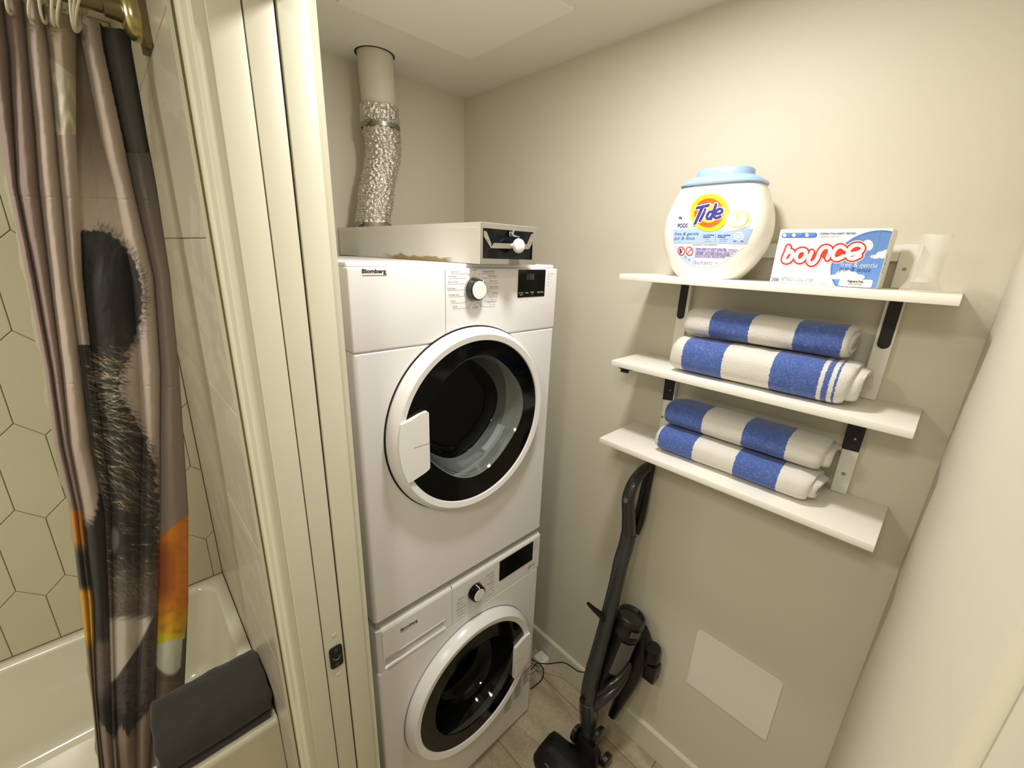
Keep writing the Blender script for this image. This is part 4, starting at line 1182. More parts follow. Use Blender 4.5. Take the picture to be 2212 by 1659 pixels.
# stacking frame between the two machines
o = box('stacking_frame', AX0 + 0.006, AX1 - 0.006, YFp + 0.008, 1.34, CZ - 0.8972, 0.8595, basic('frame_grey', (176, 172, 168), 0.5), None, 0.002)
tag(o, 'grey stacking frame between the dryer and the washing machine', 'stacking frame')

# ------------------------------------------------------------------ lint trap box, flexible duct
def build_lintbox():
    x0, x1, y0, y1, z0, z1 = 0.6125, 0.7905, 0.750, 1.515, CZ - 0.0235, CZ + 0.0645
    t = thing('lint_trap_box', 'cream sheet-metal duct box with a clear window and white knob on top of the dryer', 'duct box', (x0, y0, z0))
    tk = 0.0015
    bm = bmesh.new()
    add_box(bm, x0, x0 + tk, y0, y1 - tk, z0 + tk, z1 - tk); add_box(bm, x1 - tk, x1, y0, y1 - tk, z0 + tk, z1 - tk)
    add_box(bm, x0, x1, y0, y1, z0, z0 + tk); add_box(bm, x0, x1, y0, y1, z1 - tk, z1); add_box(bm, x0, x1, y1 - tk, y1, z0 + tk, z1 - tk)
    from_bm('housing', bm, M['ductbox'], t)
    # raised seam along the side
    box('side_seam', x0 - 0.0008, x0, y0 + 0.012, y1, z1 - 0.0125, z1 - 0.0115, M['ductbox'], t)
    # metal front frame
    bm = bmesh.new(); f = 0.012
    for a in ((x0 + 0.0005, x0 + f * 0.55, z0 + f, z1 - f), (x1 - f * 1.1, x1 - 0.0005, z0 + f, z1 - f), (x0 + 0.0005, x1 - 0.0005, z0 + 0.0005, z0 + f), (x0 + 0.0005, x1 - 0.0005, z1 - f, z1 - 0.0005)):
        add_box(bm, a[0], a[1], y0 - 0.0015, y0 - 0.0002, a[2], a[3], 0.0, 1)
    from_bm('front_frame', bm, M['galv'], t)
    box('window', x0 + 0.004, x1 - 0.008, y0 + 0.002, y0 + 0.004, z0 + 0.006, z1 - 0.006, m_glass('lint_window', (0.35, 0.36, 0.36), (10, 10, 12), 0.45), t)
    # metal bracket seen through / on the window
    def q(px, py): p = at('y', y0, 720 + px / 4.514, 470 + py / 4.514); return p.x, p.z
    mt = M['galv']
    for poly in ([(1468, 128), (1492, 135), (1540, 258), (1536, 298), (1468, 186)], [(1962, 155), (1935, 160), (1888, 270), (1908, 305), (1945, 238)], [(1570, 248), (1880, 258), (1905, 308), (1535, 298)]):
        prism('bracket', [q(*p) for p in poly], y0 + 0.0018, y0 - 0.0008, 'y', mt, t)
    for p in ((1503, 208), (1932, 228)):
        c = q(*p); lathe('rivet', [(0, -0.0015), (0.0025, -0.001), (0.003, 0)], (c[0], y0 - 0.0008, c[1]), 'y', M['chrome'], t, 14)
    # wing nut
    c = q(1722, 160); lathe('stud', [(0.0, -0.010), (0.003, -0.010), (0.003, -0.004), (0.0058, -0.004), (0.0058, 0.0)], (c[0], y0 + 0.001, c[1]), 'y', M['chrome'], t, 18)
    c2 = q(1745, 112); c3 = q(1775, 190)
    tube('wing_nut', [(c2[0], y0 - 0.010, c2[1] + 0.001), (c[0] + 0.002, y0 - 0.007, c[1] + 0.002), (c[0] + 0.004, y0 - 0.008, c[1] - 0.003), (c3[0] + 0.001, y0 - 0.012, c3[1])], lambda s: 0.0024 - 0.0012 * abs(2 * s - 1) + 0.0006, M['chrome'], t, 8)
    # knob
    c = q(1745, 275)
    k = lathe('knob', [(0.0055, 0.0), (0.0055, -0.010), (0.008, -0.012), (0.0155, -0.017), (0.0165, -0.021), (0.0150, -0.026), (0.009, -0.030), (0.0, -0.0315)], (c[0], y0 - 0.0005, c[1]), 'y', M['whitep'], t, 36)
build_lintbox()
def build_duct():
    t = thing('exhaust_duct', 'crinkled foil flexible exhaust duct clamped to a pale ceiling pipe', 'duct', (0.70, 1.42, CZ + 0.066))
    # painted pipe through the ceiling
    R = []
    for z, x, r in ((ZC + 0.02, 0.7325, 0.0535), (ZC - 0.05, 0.7335, 0.0535), (CZ + 0.45, 0.7375, 0.0535), (CZ + 0.36, 0.7385, 0.0525)):
        R.append(superring((x, 1.42, z), (1, 0, 0), (0, 1, 0), r, r, 40))
    loft('ceiling_pipe', R, M['pipe'], t, (False, False))
    lathe('ceiling_hole', [(0.0538, -0.0004), (0.0585, -0.0006), (0.0600, 0.0)], (0.7315, 1.42, ZC - 0.0002), 'z', M['gap'], t, 40)
    # foil hose: many crinkled rings
    path = [(0.7385, CZ + 0.432), (0.7385, CZ + 0.40), (0.741, CZ + 0.37), (0.745, CZ + 0.335), (0.742, CZ + 0.29), (0.728, CZ + 0.235), (0.713, CZ + 0.185), (0.706, CZ + 0.14), (0.6955, CZ + 0.10), (0.694, CZ + 0.066)]
    Q = catmull([(p[0], 1.42, p[1]) for p in path], 26)
    n = 90; V = []; F = []
    for i, q in enumerate(Q):
        s = i / (len(Q) - 1)
        cor = 0.0035 * math.sin(i * 1.55)
        flat = 1.0 if 0.10 < s < 0.93 else 0.25
        for j in range(n):
            th = 2 * PI * j / n
            r = 0.0565 + flat * (cor * math.sin(0.6 + 0.1) + 0.0028 * nz(math.cos(th) * 4 + i * 0.14, math.sin(th) * 4, i * 0.22) + 0.0022 * nz(math.cos(th) * 13 + i * .3, math.sin(th) * 13, i * 0.5) + 0.0016 * math.sin(i * 1.05 + th * 1.0))
            if s < 0.16: r += 0.003
            slope = 0.010 * math.cos(th)
            V.append((q.x + r * math.cos(th), q.y + r * math.sin(th), q.z + slope * 0.6 * flat * (1 if 0.2 < s < 0.7 else 0.3)))
    for i in range(len(Q) - 1):
        for j in range(n):
            F.append((i * n + j, i * n + (j + 1) % n, (i + 1) * n + (j + 1) % n, (i + 1) * n + j))
    mesh('foil_hose', V, F, M['foil'], t, True)
    for z, x, r in ((CZ + 0.375, 0.7395, 0.0595), (CZ + 0.0765, 0.6940, 0.0585)):
        lathe('hose_clamp', [(r, -0.0065), (r + 0.0016, -0.006), (r + 0.0016, 0.006), (r, 0.0065)], (x, 1.42, z), 'z', M['steel'], t, 48)
        a = math.radians(205)
        tube('clamp_screw', [(x + (r + 0.006) * math.cos(a), 1.42 + (r + 0.006) * math.sin(a) - 0.010, z + 0.004), (x + (r + 0.007) * math.cos(a), 1.42 + (r + 0.007) * math.sin(a) + 0.012, z - 0.004)], 0.0055, M['steel'], t, 10, 2, True, False)
build_duct()

# ------------------------------------------------------------------ shelf unit
S1, S2, S3 = CZ - 0.0375, CZ - 0.2680, CZ - 0.4955      # tops of the boards
YS0, YS1 = -0.003, 0.6165
def build_shelves():
    t = thing('wall_shelf_unit', 'white three-tier folding wall shelf with black brackets', 'shelf', (XW, 0.3, S3 - 0.016))
    for i, (z, xf) in enumerate(((S1, 0.968), (S2, 0.9745), (S3, 0.9560))):
        box('shelf_board', xf, XW - 0.001, YS0, YS1, z - 0.0155, z, M['shelf'], t, 0.0012, 2)
    xu = XW - 0.016
    for (ya, yb) in ((0.4985, 0.5285), (0.0700, 0.1000)):
        segs = [(S1 + 0.0005, CZ + 0.0455), (S2 + 0.0005, S1 - 0.016), (S3 + 0.0005, S2 - 0.016), (S3 - 0.030, S3 - 0.016)]
        bm = bmesh.new()
        for za, zb in segs: add_box(bm, xu, XW - 0.0005, ya, yb, za, zb, 0.0008, 1)
        from_bm('upright', bm, M['shelf'], t, True, 40)
        # black bracket inlay below the top shelf
        yc = (ya + yb) / 2 + (0.003 if ya > 0.3 else -0.001); hw = 0.0105 if ya > 0.3 else 0.0105; zb = CZ - 0.154 if ya > 0.3 else CZ - 0.158
        P = [(yc - hw, S1 - 0.0160), (yc + hw, S1 - 0.0160)]
        for k in range(9):
            a = -PI * k / 8; P.append((yc + hw * math.cos(a), zb + hw + hw * math.sin(a)))
        prism('bracket', P, xu, xu - 0.002, 'x', M['blackm'], t, 0.0003)
        # lower bracket under the middle shelf
        P = [(ya + 0.003, S2 - 0.0160), (yb + 0.010, S2 - 0.0160), (yb + 0.004, S2 - 0.028), (yb + 0.002, CZ - 0.393), (ya + 0.003, CZ - 0.389)] if ya > 0.3 else \
            [(ya - 0.001, S2 - 0.0160), (yb + 0.010, S2 - 0.0160), (yb + 0.003, S2 - 0.030), (yb + 0.0015, CZ - 0.3890), (ya + 0.0005, CZ - 0.3880)]
        b = prism('bracket', P, xu, xu - 0.003, 'x', M['blackm'], t, 0.0004)
        prism('bracket_arm', [(xu - 0.003, S2 - 0.0160), (xu - 0.150, S2 - 0.0160), (xu - 0.150, S2 - 0.0185), (xu - 0.02, S2 - 0.0215), (xu - 0.003, S2 - 0.032)], ya + 0.006, ya + 0.0085, 'y', M['blackm'], t)
        zc2 = (S2 - 0.016 + CZ - 0.37) / 2 - 0.010
        lathe('screw', [(0, -0.0048), (0.0022, -0.0045), (0.0026, -0.003)], (xu, ya + 0.013, CZ - 0.3600), 'x', M['chrome'], t, 12)
        zs = CZ - 0.448
        lathe('screw', [(0, -0.0012), (0.0032, -0.001), (0.0040, 0.0)], (xu, (ya + yb) / 2 if ya < 0.3 else ya + 0.026, zs), 'x', M['steel'], t, 14)
        lathe('screw', [(0, -0.0012), (0.0026, -0.001), (0.0032, 0.0)], (xu, (ya + yb) / 2 + 0.002, CZ - 0.0005), 'x', M['steel'], t, 14)
    box('top_rail', xu + 0.002, XW - 0.0005, 0.1002, 0.4983, CZ + 0.0135, CZ + 0.0455, M['shelf'], t, 0.001, 1)
    # folding catch at the left under the middle board
    V = thing_part('catch', t)
    prism('catch_plate', [(0.985, 0.598), (0.985, 0.560), (1.008, 0.556), (1.012, 0.596)], S2 - 0.0205, S2 - 0.0160, 'z', M['blackm'], V)
    box('catch_hook', 0.988, 0.994, 0.570, 0.594, S2 - 0.031, S2 - 0.0205, M['blackm'], V, 0.002)
    lathe('catch_pin', [(0, -0.002), (0.003, -0.002), (0.003, 0.004)], (0.986, 0.579, S2 - 0.026), 'x', M['chrome'], V, 12)
build_shelves()
# ------------------------------------------------------------------ striped towels
def build_towel(label, y0, y1, xc, zb, a, b, stops, first, turns, seed, step, yaw=0.0, flip=False, group='striped towels on the shelves'):
    """rolled and flattened towel: a spiral of cloth stretched along Y; stops in metres of world Y"""
    yc = (y0 + y1) / 2
    t = thing('striped_towel', label, 'towel', (xc, yc, zb), group)
    mat = m_towel('striped_terry', [s - yc for s in stops], (214, 209, 200), (72, 94, 158), first)
    th = 0.0085; NT = int(46 * turns); NY = 46
    V = []; F = []
    def sp(s, o):
        ang = -0.75 - 2 * PI * turns * s
        k = s * turns
        aa = max(0.006, a - k * (th + 0.0022) - o); bb = max(0.004, b - k * (th + 0.0012) - o)
        c, s_ = math.cos(ang), math.sin(ang); p = 2.7
        x = math.copysign(abs(c) ** (2 / p), c) * aa; z = math.copysign(abs(s_) ** (2 / p), s_) * bb
        return x, z
    for side in (0, 1):
        for i in range(NT + 1):
            s = i / NT
            e1 = y0 - step * (s ** 0.8) * 1.0 + 0.004 * nz(s * 6, seed) ; e2 = y1 + 0.006 * nz(s * 5, seed + 3) - 0.004 * s
            for j in range(NY + 1):
                v = j / NY; y = lerp(e1, e2, v)
                x, z = sp(s, side * th)
                # soft ends and body
                end = min(v, 1 - v) * (e2 - e1)
                rnd = 1 - 0.10 * (1 - min(1, end / 0.016)) ** 2
                w1 = 0.0026 * nz(y * 16, s * 5, seed) + 0.0012 * nz(y * 45, s * 14, seed + 1)
                V.append((xc + x * rnd + w1 * (1 if x > 0 else -1) - yaw * (y - yc), y, max(zb + 0.0004, zb + b + z * rnd + w1 * (1 if z > 0 else 0.2))))
    n = NY + 1; base = (NT + 1) * n
    for i in range(NT):
        for j in range(NY):
            q = i * n + j; F.append((q, q + 1, q + n + 1, q + n)); F.append((base + q, base + q + n, base + q + n + 1, base + q + 1))
    for i in range(NT):
        q = i * n; F.append((q, q + n, base + q + n, base + q)); q = i * n + NY; F.append((q, base + q, base + q + n, q + n))
    for j in range(NY):
        F.append((j, base + j, base + j + 1, j + 1)); q = NT * n + j; F.append((q, q + 1, base + q + 1, base + q))
    bm = bmesh.new(); bv = [bm.verts.new(v) for v in V]
    for f in F: bm.faces.new([bv[k] for k in f])
    o = from_bm('rolled_cloth', bm, mat, t, True, 70)
    # inner fold filling the roll so that it is not hollow
    R = []
    for k in range(9):
        y = y0 - step * 0.75 + 0.004 + (y1 - y0 + step * 0.75 - 0.014) * k / 8
        R.append(superring((xc - yaw * (y - yc), y, zb + b), (1, 0, 0), (0, 0, 1), max(0.01, a - turns * (th + 0.002) - 0.002), max(0.005, b - turns * (th + 0.0012) - 0.001), 20, 2.6))
    loft('inner_fold', R, mat, t)
    return t
build_towel('blue and white striped towel, lower roll on the middle shelf, edge stripes showing', 0.114, 0.464, 1.052, S2 + 0.0004, 0.066, 0.0465,
            [0.1215, 0.1265, 0.1345, 0.1435, 0.152, 0.237, 0.337, 0.431], 0, 1.9, 1.0, 0.034)
build_towel('blue and white striped towel, upper roll on the middle shelf', 0.126, 0.452, 1.074, S2 + 0.0895, 0.064, 0.0365,
            [0.1335, 0.215, 0.301, 0.387], 0, 1.7, 2.0, 0.006)
build_towel('blue and white striped towel, lower roll on the bottom shelf', 0.129, 0.474, 1.056, S3 + 0.0004, 0.062, 0.0365,
            [0.179, 0.272, 0.369, 0.4635], 0, 1.8, 5.0, 0.026)
build_towel('blue and white striped towel, upper roll on the bottom shelf', 0.124, 0.468, 1.076, S3 + 0.0700, 0.062, 0.0365,
            [0.1815, 0.272, 0.366, 0.4675], 0, 1.8, 4.0, 0.026)

# ------------------------------------------------------------------ laundry pods jug
def build_jug():
    yc = 0.430; zb = S1; H = 0.200; xc = 1.062; D = 0.066
    t = thing('detergent_pod_jug', 'rounded white jug of laundry pods with pale blue lid on the top shelf', 'jug', (xc, yc, zb))
    W = [(0.0, 0.068), (0.004, 0.0715), (0.03, 0.0920), (0.06, 0.1085), (0.09, 0.1165), (0.118, 0.1170), (0.145, 0.1120), (0.172, 0.1015), (0.192, 0.0920), (0.202, 0.0860)]
    DD = [(0.0, 0.048), (0.004, 0.051), (0.03, 0.060), (0.06, 0.0650), (0.10, 0.0665), (0.14, 0.0640), (0.18, 0.060), (0.202, 0.054)]
    Ws = catmull([(a, b, 0) for a, b in W], 4); Ds = catmull([(a, b, 0) for a, b in DD], 4)
    def cw(z): return interp([(p.x, p.y) for p in Ws], z)
    def cd(z): return interp([(p.x, p.y) for p in Ds], z)
    P = 3.0
    def skin(y, z, lift=0.0):      # front surface (towards the room, -X)
        w, d = cw(z - zb), cd(z - zb)
        u = min(0.985, abs(y - yc) / w)
        return Vector((xc - d * (1 - u ** P) ** (1 / P) - lift, y, z))
    R = []
    n = 72
    for k in range(0, 33):
        z = 0.202 * k / 32
        w, d = cw(z), cd(z); ring = []
        for j in range(n):
            th = 2 * PI * j / n; c, s = math.cos(th), math.sin(th)
            ring.append(Vector((xc + math.copysign(abs(s) ** (2 / P), s) * d, yc + math.copysign(abs(c) ** (2 / P), c) * w, zb + z)))
        R.append(ring)
    loft('jug_body', R, M['jug'], t, (True, True), True, 70)
    # lid: sloping collar and flat cap
    def orng(z, w, d, p=2.6): return superring((xc, yc, zb + z), (0, 1, 0), (1, 0, 0), w, d, 64, p)
    c = loft('lid', [orng(0.2005, 0.0885, 0.059, 3), orng(0.2030, 0.0905, 0.0605, 3), orng(0.208, 0.0880, 0.060, 3), orng(0.2165, 0.0730, 0.052), orng(0.2205, 0.0640, 0.047), orng(0.2210, 0.0600, 0.044),
                     orng(0.2330, 0.0590, 0.043), orng(0.2360, 0.056, 0.041), orng(0.2367, 0.048, 0.036), orng(0.2350, 0.038, 0.028)], M['cap'], t, (True, True), True, 45)
    # label layers, laid on the curved front; u runs to the right in view (-Y)
    def pr(l): return lambda u, v: skin(u0(u), v, l)
    def u0(u): return yc - u
    cz = CZ
    def T(x, y):
        p = at('x', 0.998, 1400 + x / 5.53, 330 + y / 5.53); return (yc - p.y, p.z)
    def Q(x, y):
        p = at('x', 0.998, 1440 + x / 8.73, 400 + y / 8.73); return (yc - p.y, p.z)
    def lay(items, mat, name, lift, sub=0.006): return lettering(items, mat, t, (0, 0, 0), (0, 0, 0), (0, 0, 0), name, pr(lift), sub)
    def qb(s, x0, y0, x1, y1, bold=0.0, shear=0.0):
        a = Q(x0, y1); b = Q(x1, y0); return (s, a[0], a[1], b[0], b[1], bold, shear)
    # swirl relief lines and pod picture
    for k, (rx, ry) in enumerate(((470, 560), (430, 500))):
        pts = [Q(900 + rx * math.cos(a), 640 - ry * math.sin(a)) for a in [math.radians(8 + 60 * i / 12) for i in range(13)]]
        lay(strokep(pts, 0.0010), M['card'], 'relief_swirl', 0.0004)
    lay([(None, [Q(110, 835), Q(1590, 815), Q(1478, 1105), Q(118, 1092)])], M['lblue'], 'label_band', 0.0006)
    band2 = [Q(128, 1145), Q(560, 1150), Q(548, 1545), Q(470, 1530), Q(330, 1440), Q(220, 1330), Q(155, 1220)]
    lay([(None, band2)], M['lblue2'], 'label_arc', 0.0006)
    band3 = [Q(560, 1150), Q(1440, 1160), Q(1300, 1260), Q(1160, 1380), Q(980, 1500), Q(800, 1545), Q(548, 1545)]
    lay([(None, band3)], basic('label_white', (236, 232, 236), 0.45), 'label_field', 0.0006)
    # pod
    lay([(None, [Q(1075, 480), Q(1500, 385), Q(1545, 470), Q(1560, 640), Q(1530, 770), Q(1300, 850), Q(1085, 888), Q(1110, 700)])], M['podw'], 'pod_film', 0.0010)
    def ell(cx_, cy_, rx, ry, rot, a0=0, a1=360, n=26):
        o_ = []
        for i in range(n):
            a = math.radians(a0 + (a1 - a0) * i / (n - 1)); x = rx * math.cos(a); y = ry * math.sin(a); r = math.radians(rot)
            o_.append(Q(cx_ + x * math.cos(r) - y * math.sin(r), cy_ + x * math.sin(r) + y * math.cos(r)))
        return o_
    lay([(None, ell(1330, 640, 205, 168, -12, 0, 346))], M['podt'], 'pod_shell', 0.0013)
    lay([(None, ell(1320, 625, 190, 158, -12, 0, 346))], M['podw'], 'pod_top', 0.0016)
    lay(strokep(ell(1240, 600, 120, 105, 20, 20, 230), 0.0016), M['podg'], 'pod_swirl', 0.0018)
    lay(strokep(ell(1370, 610, 135, 120, 20, 180, 380), 0.0022), M['podt'], 'pod_swirl', 0.0019)
    lay([(None, ell(1330, 585, 34, 62, 12, 0, 346))], M['podt'], 'pod_heart', 0.0020)
    # round logo
    lay([(None, ell(810, 518, 362, 358, 0, 0, 352, 48))], M['yellow'], 'logo_disc', 0.0013)
    def annulus(cx_, cy_, r0, r1, n=40):
        A = []
        for i in range(n):
            a, b = 2 * PI * i / n, 2 * PI * (i + 1) / n
            A.append((None, [Q(cx_ + r0 * math.cos(a), cy_ + r0 * math.sin(a)), Q(cx_ + r1 * math.cos(a), cy_ + r1 * math.sin(a)), Q(cx_ + r1 * math.cos(b), cy_ + r1 * math.sin(b)), Q(cx_ + r0 * math.cos(b), cy_ + r0 * math.sin(b))]))
        return A
    lay(annulus(800, 522, 188, 278), M['orange'], 'logo_ring', 0.0017)
    # the wordmark: T i d e drawn along a rising slant, white rim below violet letters
    strokes = [smooth2([(872, 498), (822, 505), (788, 545), (770, 598), (780, 634), (815, 634), (852, 596)], 4), [(935, 362), (900, 470), (846, 640)],
               smooth2([(915, 548), (980, 540), (1040, 516), (1054, 470), (1012, 446), (950, 478), (912, 540), (905, 592), (935, 618), (985, 612), (1022, 590)], 4), [(717, 512), (642, 675)], [(731, 463), (733, 461)]]
    Tp = [(572, 405), (826, 350), (800, 405), (703, 428), (575, 735), (515, 755), (636, 441), (546, 462)]
    for wd, g, lift, mat, name in ((84, 18, 0.0021, M['card'], 'logo_word_rim'), (50, 1, 0.0027, M['navy'], 'logo_word')):
        lay([(None, [Q(*p) for p in P_]) for P_ in blob(strokes, wd, (Tp,), g, 7.0)], mat, name, lift, 0.0)
    # small copy
    lay([qb('76', 212, 588, 292, 645, 0.04), qb('PODS', 200, 718, 408, 802, 0.02)], M['navy'], 'lettering', 0.0010, 0.0)
    lay([qb('free & gentle', 148, 885, 625, 962, -0.005, 0.15), qb('pur & doux', 138, 965, 552, 1048, -0.005, 0.15),
         qb('no irritating', 700, 930, 912, 960, 0.05), qb('residues', 692, 965, 840, 990, 0.05), qb('sans residus', 975, 930, 1208, 956, 0.05), qb('irritants', 968, 965, 1120, 992, 0.05)], M['navy'], 'lettering', 0.0010, 0.0)
    lay([qb('no dyes', 725, 1010, 812, 1034), qb('no perfumes', 722, 1050, 862, 1074), qb('sans colorants', 1005, 1010, 1166, 1034), qb('sans parfum', 1003, 1050, 1138, 1074), (None, [Q(936, 925), Q(942, 925), Q(925, 1082), Q(919, 1082)]),
         (None, [Q(1255, 1043), Q(1422, 1043), Q(1422, 1070), Q(1255, 1070)])], M['violet'], 'lettering', 0.0010, 0.0)
    lay(annulus(1352, 962, 60, 84, 24), M['card'], 'seal_ring', 0.0010)
    lay([(None, ell(1352, 962, 48, 48, 0, 0, 346))], M['lblue2'], 'seal', 0.0010)
    lay([qb('unscented | non parfumé', 500, 1112, 950, 1138, 0.02)], M['dink'], 'lettering', 0.0010, 0.0)
    lay([qb('WARNING: HARMFUL IF PUT IN MOUTH OR SWALLOWED.', 552, 1190, 1135, 1228, 0.05), qb('EYE IRRITANT. Read', 1150, 1205, 1322, 1232, 0.02),
         qb('precautionary statements on back panel before use. KEEP OUT OF REACH OF CHILDREN.', 548, 1240, 1296, 1260, 0.02),
         qb('AVERTISSEMENT : NOCIF SI INGERE OU MIS DANS LA BOUCHE.', 545, 1270, 1185, 1308, 0.05), qb('IRRITE', 1190, 1285, 1240, 1310, 0.03),
         qb('LES YEUX. Lire le mode d emploi au dos du contenant avant toute utilisation.', 540, 1318, 1200, 1338, 0.02), qb('GARDER HORS DE LA PORTEE DES ENFANTS. CONSERVER DANS LE CONTENANT.', 535, 1345, 1105, 1366, 0.02),
         qb('1.72 kg (3.75 LB) 60 OZ', 498, 1440, 848, 1505, 0.0)], M['violet'], 'lettering', 0.0010, 0.0)
    lay([qb('81 mm', 395, 1392, 448, 1418, 0.03), qb('D2', 912, 1458, 945, 1486, 0.02)] + annulus(350, 1358, 20, 26, 18), M['violet'], 'lettering', 0.0010, 0.0)
    for (cx_, cy_) in ((278, 1242), (435, 1245)):
        lay([(None, ell(cx_, cy_, 62, 72, 0, 0, 346))], M['card'], 'hazard_sign', 0.0009)
        sg = []
        for i in range(24):
            a, b = 2 * PI * i / 24, 2 * PI * (i + 1) / 24
            sg.append((None, [Q(cx_ + 56 * math.cos(a), cy_ + 68 * math.sin(a)), Q(cx_ + 72 * math.cos(a), cy_ + 84 * math.sin(a)), Q(cx_ + 72 * math.cos(b), cy_ + 84 * math.sin(b)), Q(cx_ + 56 * math.cos(b), cy_ + 68 * math.sin(b))]))
        sg.append((None, [Q(cx_ - 46, cy_ + 40), Q(cx_ - 38, cy_ + 52), Q(cx_ + 46, cy_ - 42), Q(cx_ + 38, cy_ - 52)]))
        lay(sg, M['signred'], 'hazard_sign_ring', 0.0013, 0.0)
    lay([(None, [Q(238, 1215), Q(268, 1205), Q(275, 1240), Q(300, 1262), Q(268, 1290), Q(246, 1290)]), (None, ell(262, 1212, 17, 18, 0, 0, 346)), (None, [Q(400, 1275), Q(440, 1225), Q(478, 1215), Q(482, 1228), Q(448, 1238), Q(412, 1285)])], M['dink'], 'hazard_symbol', 0.0011, 0.0)
build_jug()
# ------------------------------------------------------------------ dryer sheet carton
def build_carton():
    XF = 1.030; y_l, y_r = 0.2865, 0.1090; z0, z1 = S1, CZ + 0.0685
    t = thing('dryer_sheet_box', 'white and blue cardboard box of dryer sheets with red lettering on the top shelf', 'box', (XF, 0.2, S1))
    box('carton', XF, XF + 0.075, y_r, y_l, z0 + 0.0003, z1, M['card'], t, 0.001, 1)
    def Q(x, y):
        p = at('x', XF, 1640 + x / 5.027, 460 + y / 5.027); return (-p.y, p.z)
    def lay(items, mat, name, lift): return lettering(items, mat, t, (XF - lift, 0, 0), (0, -1, 0), (0, 0, 1), name)
    def qb(s, x0, y0, x1, y1, bold=0.0, shear=0.0):
        # fit between two pixels, following the carton's own horizontals
        a = Q(x0, y1); b = Q(x1, y0); return (s, a[0], a[1], b[0], b[1], bold, shear)
    yr = -y_r - 0.0008
    zlo, zhi = z0 + 0.0012, z1 - 0.001
    # blue disc cut by the carton's right and bottom edges
    cxy = Q(1180, 560); c0 = -y_r - 0.036; R_ = 0.062
    ccx, ccz = -y_r - 0.0165, CZ + 0.004
    def disc(r):
        P = [(ccx + r * math.cos(2 * PI * k / 72), ccz + r * math.sin(2 * PI * k / 72)) for k in range(72)]
        P = clip(P, 0, yr, True); P = clip(P, 1, zlo, False); P = clip(P, 1, zhi, True); return P
    lay([(None, disc(0.0610))], M['bblue'], 'blue_rim', 0.0003)
    lay([(None, disc(0.0580))], M['bblue2'], 'sky_disc', 0.0006)
    def cl(cx_, cy_, parts):
        it = []
        for (dx, dy, rx, ry) in parts:
            P = [Q(cx_ + dx + rx * math.cos(2 * PI * k / 24), cy_ + dy + ry * math.sin(2 * PI * k / 24)) for k in range(24)]
            P = clip(P, 0, yr, True)
            if len(P) > 2: it.append((None, P))
        return it
    for k, (cx_, cy_, pr_) in enumerate(((950, 690, ((-120, 5, 80, 26), (0, -20, 120, 48), (110, 5, 90, 30), (-40, -45, 55, 32))), (1320, 480, ((-60, -5, 55, 22), (20, -25, 70, 40), (60, -50, 40, 32))), (1180, 350, ((0, 0, 60, 60),)))):
        for i, itm in enumerate(cl(cx_, cy_, pr_)): lay([itm], M['cloud'], 'cloud', 0.0008 + 0.00004 * i)
    # word in outlined letters, drawn with a thick rounded line
    BW = [smooth2([(322, 372), (300, 430), (272, 500), (282, 524), (318, 520), (352, 484), (366, 436), (346, 414), (312, 432)], 4),
          smooth2([(470, 402), (428, 418), (404, 466), (408, 508), (440, 522), (482, 500), (508, 452), (504, 412), (470, 402)], 4),
          smooth2([(572, 426), (548, 480), (536, 526), (562, 550), (606, 532), (636, 486), (656, 430), (692, 384), (738, 372), (772, 390), (766, 430), (742, 494)], 4),
          smooth2([(934, 392), (896, 366), (846, 378), (810, 430), (804, 482), (840, 502), (884, 488), (916, 470)], 4),
          smooth2([(980, 446), (1050, 440), (1108, 416), (1128, 376), (1088, 348), (1024, 356), (978, 398), (958, 450), (976, 490), (1030, 494), (1098, 462)], 4)]
    cnt = [((318, 466), 20, 34), ((458, 462), 24, 42), ((592, 470), 22, 50), ((706, 450), 30, 46), ((872, 436), 46, 40), ((1040, 398), 44, 26), ((1050, 468), 50, 16)]
    for wd, lift, mat, name in ((96, 0.0011, M['card'], 'word_halo'), (78, 0.0014, M['bred'], 'word_outline'), (0, 0.0016, M['bred2'], 'word_counter'), (42, 0.0019, M['card'], 'word')):
        it = []
        if wd: it = [(None, [Q(*p) for p in P_]) for P_ in blob(BW, wd, (), 0, 7.0)]
        else:
            for (c_, rx, ry) in cnt: it.append((None, [Q(c_[0] + rx * math.cos(2 * PI * k / 20), c_[1] + ry * math.sin(2 * PI * k / 20)) for k in range(20)]))
        lay(it, mat, name, lift)
    lay([qb('free & gentle', 878, 545, 1295, 598, -0.01, 0)], M['card'], 'lettering', 0.0014)
    lay([qb('pur & doux', 865, 592, 1222, 648, -0.01, 0.12), qb('200', 133, 705, 220, 738, 0.01)], M['bblue'] if False else basic('carton_navy', (44, 56, 120), 0.45), 'lettering', 0.0014)
    a, b = Q(858, 790), Q(1240, 728)
    lay([(None, rrect(a[0], b[0], a[1], b[1], 0.003, 4))], M['card'], 'oval_panel', 0.0012)
    lay([qb('Fragrance Free', 955, 735, 1135, 758, 0.04), qb('Sans parfum', 965, 762, 1115, 784, 0.0)], M['dink'], 'lettering', 0.0015)
    lay([qb('DERMATOLOGIST TESTED', 660, 212, 1055, 234, 0.04, 0.25), qb('DERMO-TESTÉ', 652, 246, 870, 264, 0.0, 0.25), qb('SHEETS/FEUILLES 16 x 22 cm (6.3 x 8.7 IN/PO)', 228, 715, 598, 748, 0.0), qb('dryer sheets', 630, 738, 690, 748), qb('feuilles assouplissantes', 628, 756, 738, 768)], basic('carton_mid_blue', (96, 120, 176), 0.45), 'lettering', 0.0006)
    a, b = Q(240, 270), Q(636, 214)
    lay([(None, rrect(a[0], b[0], a[1], b[1], 0.0045, 6))], M['bblue'], 'badge_bar', 0.0006)
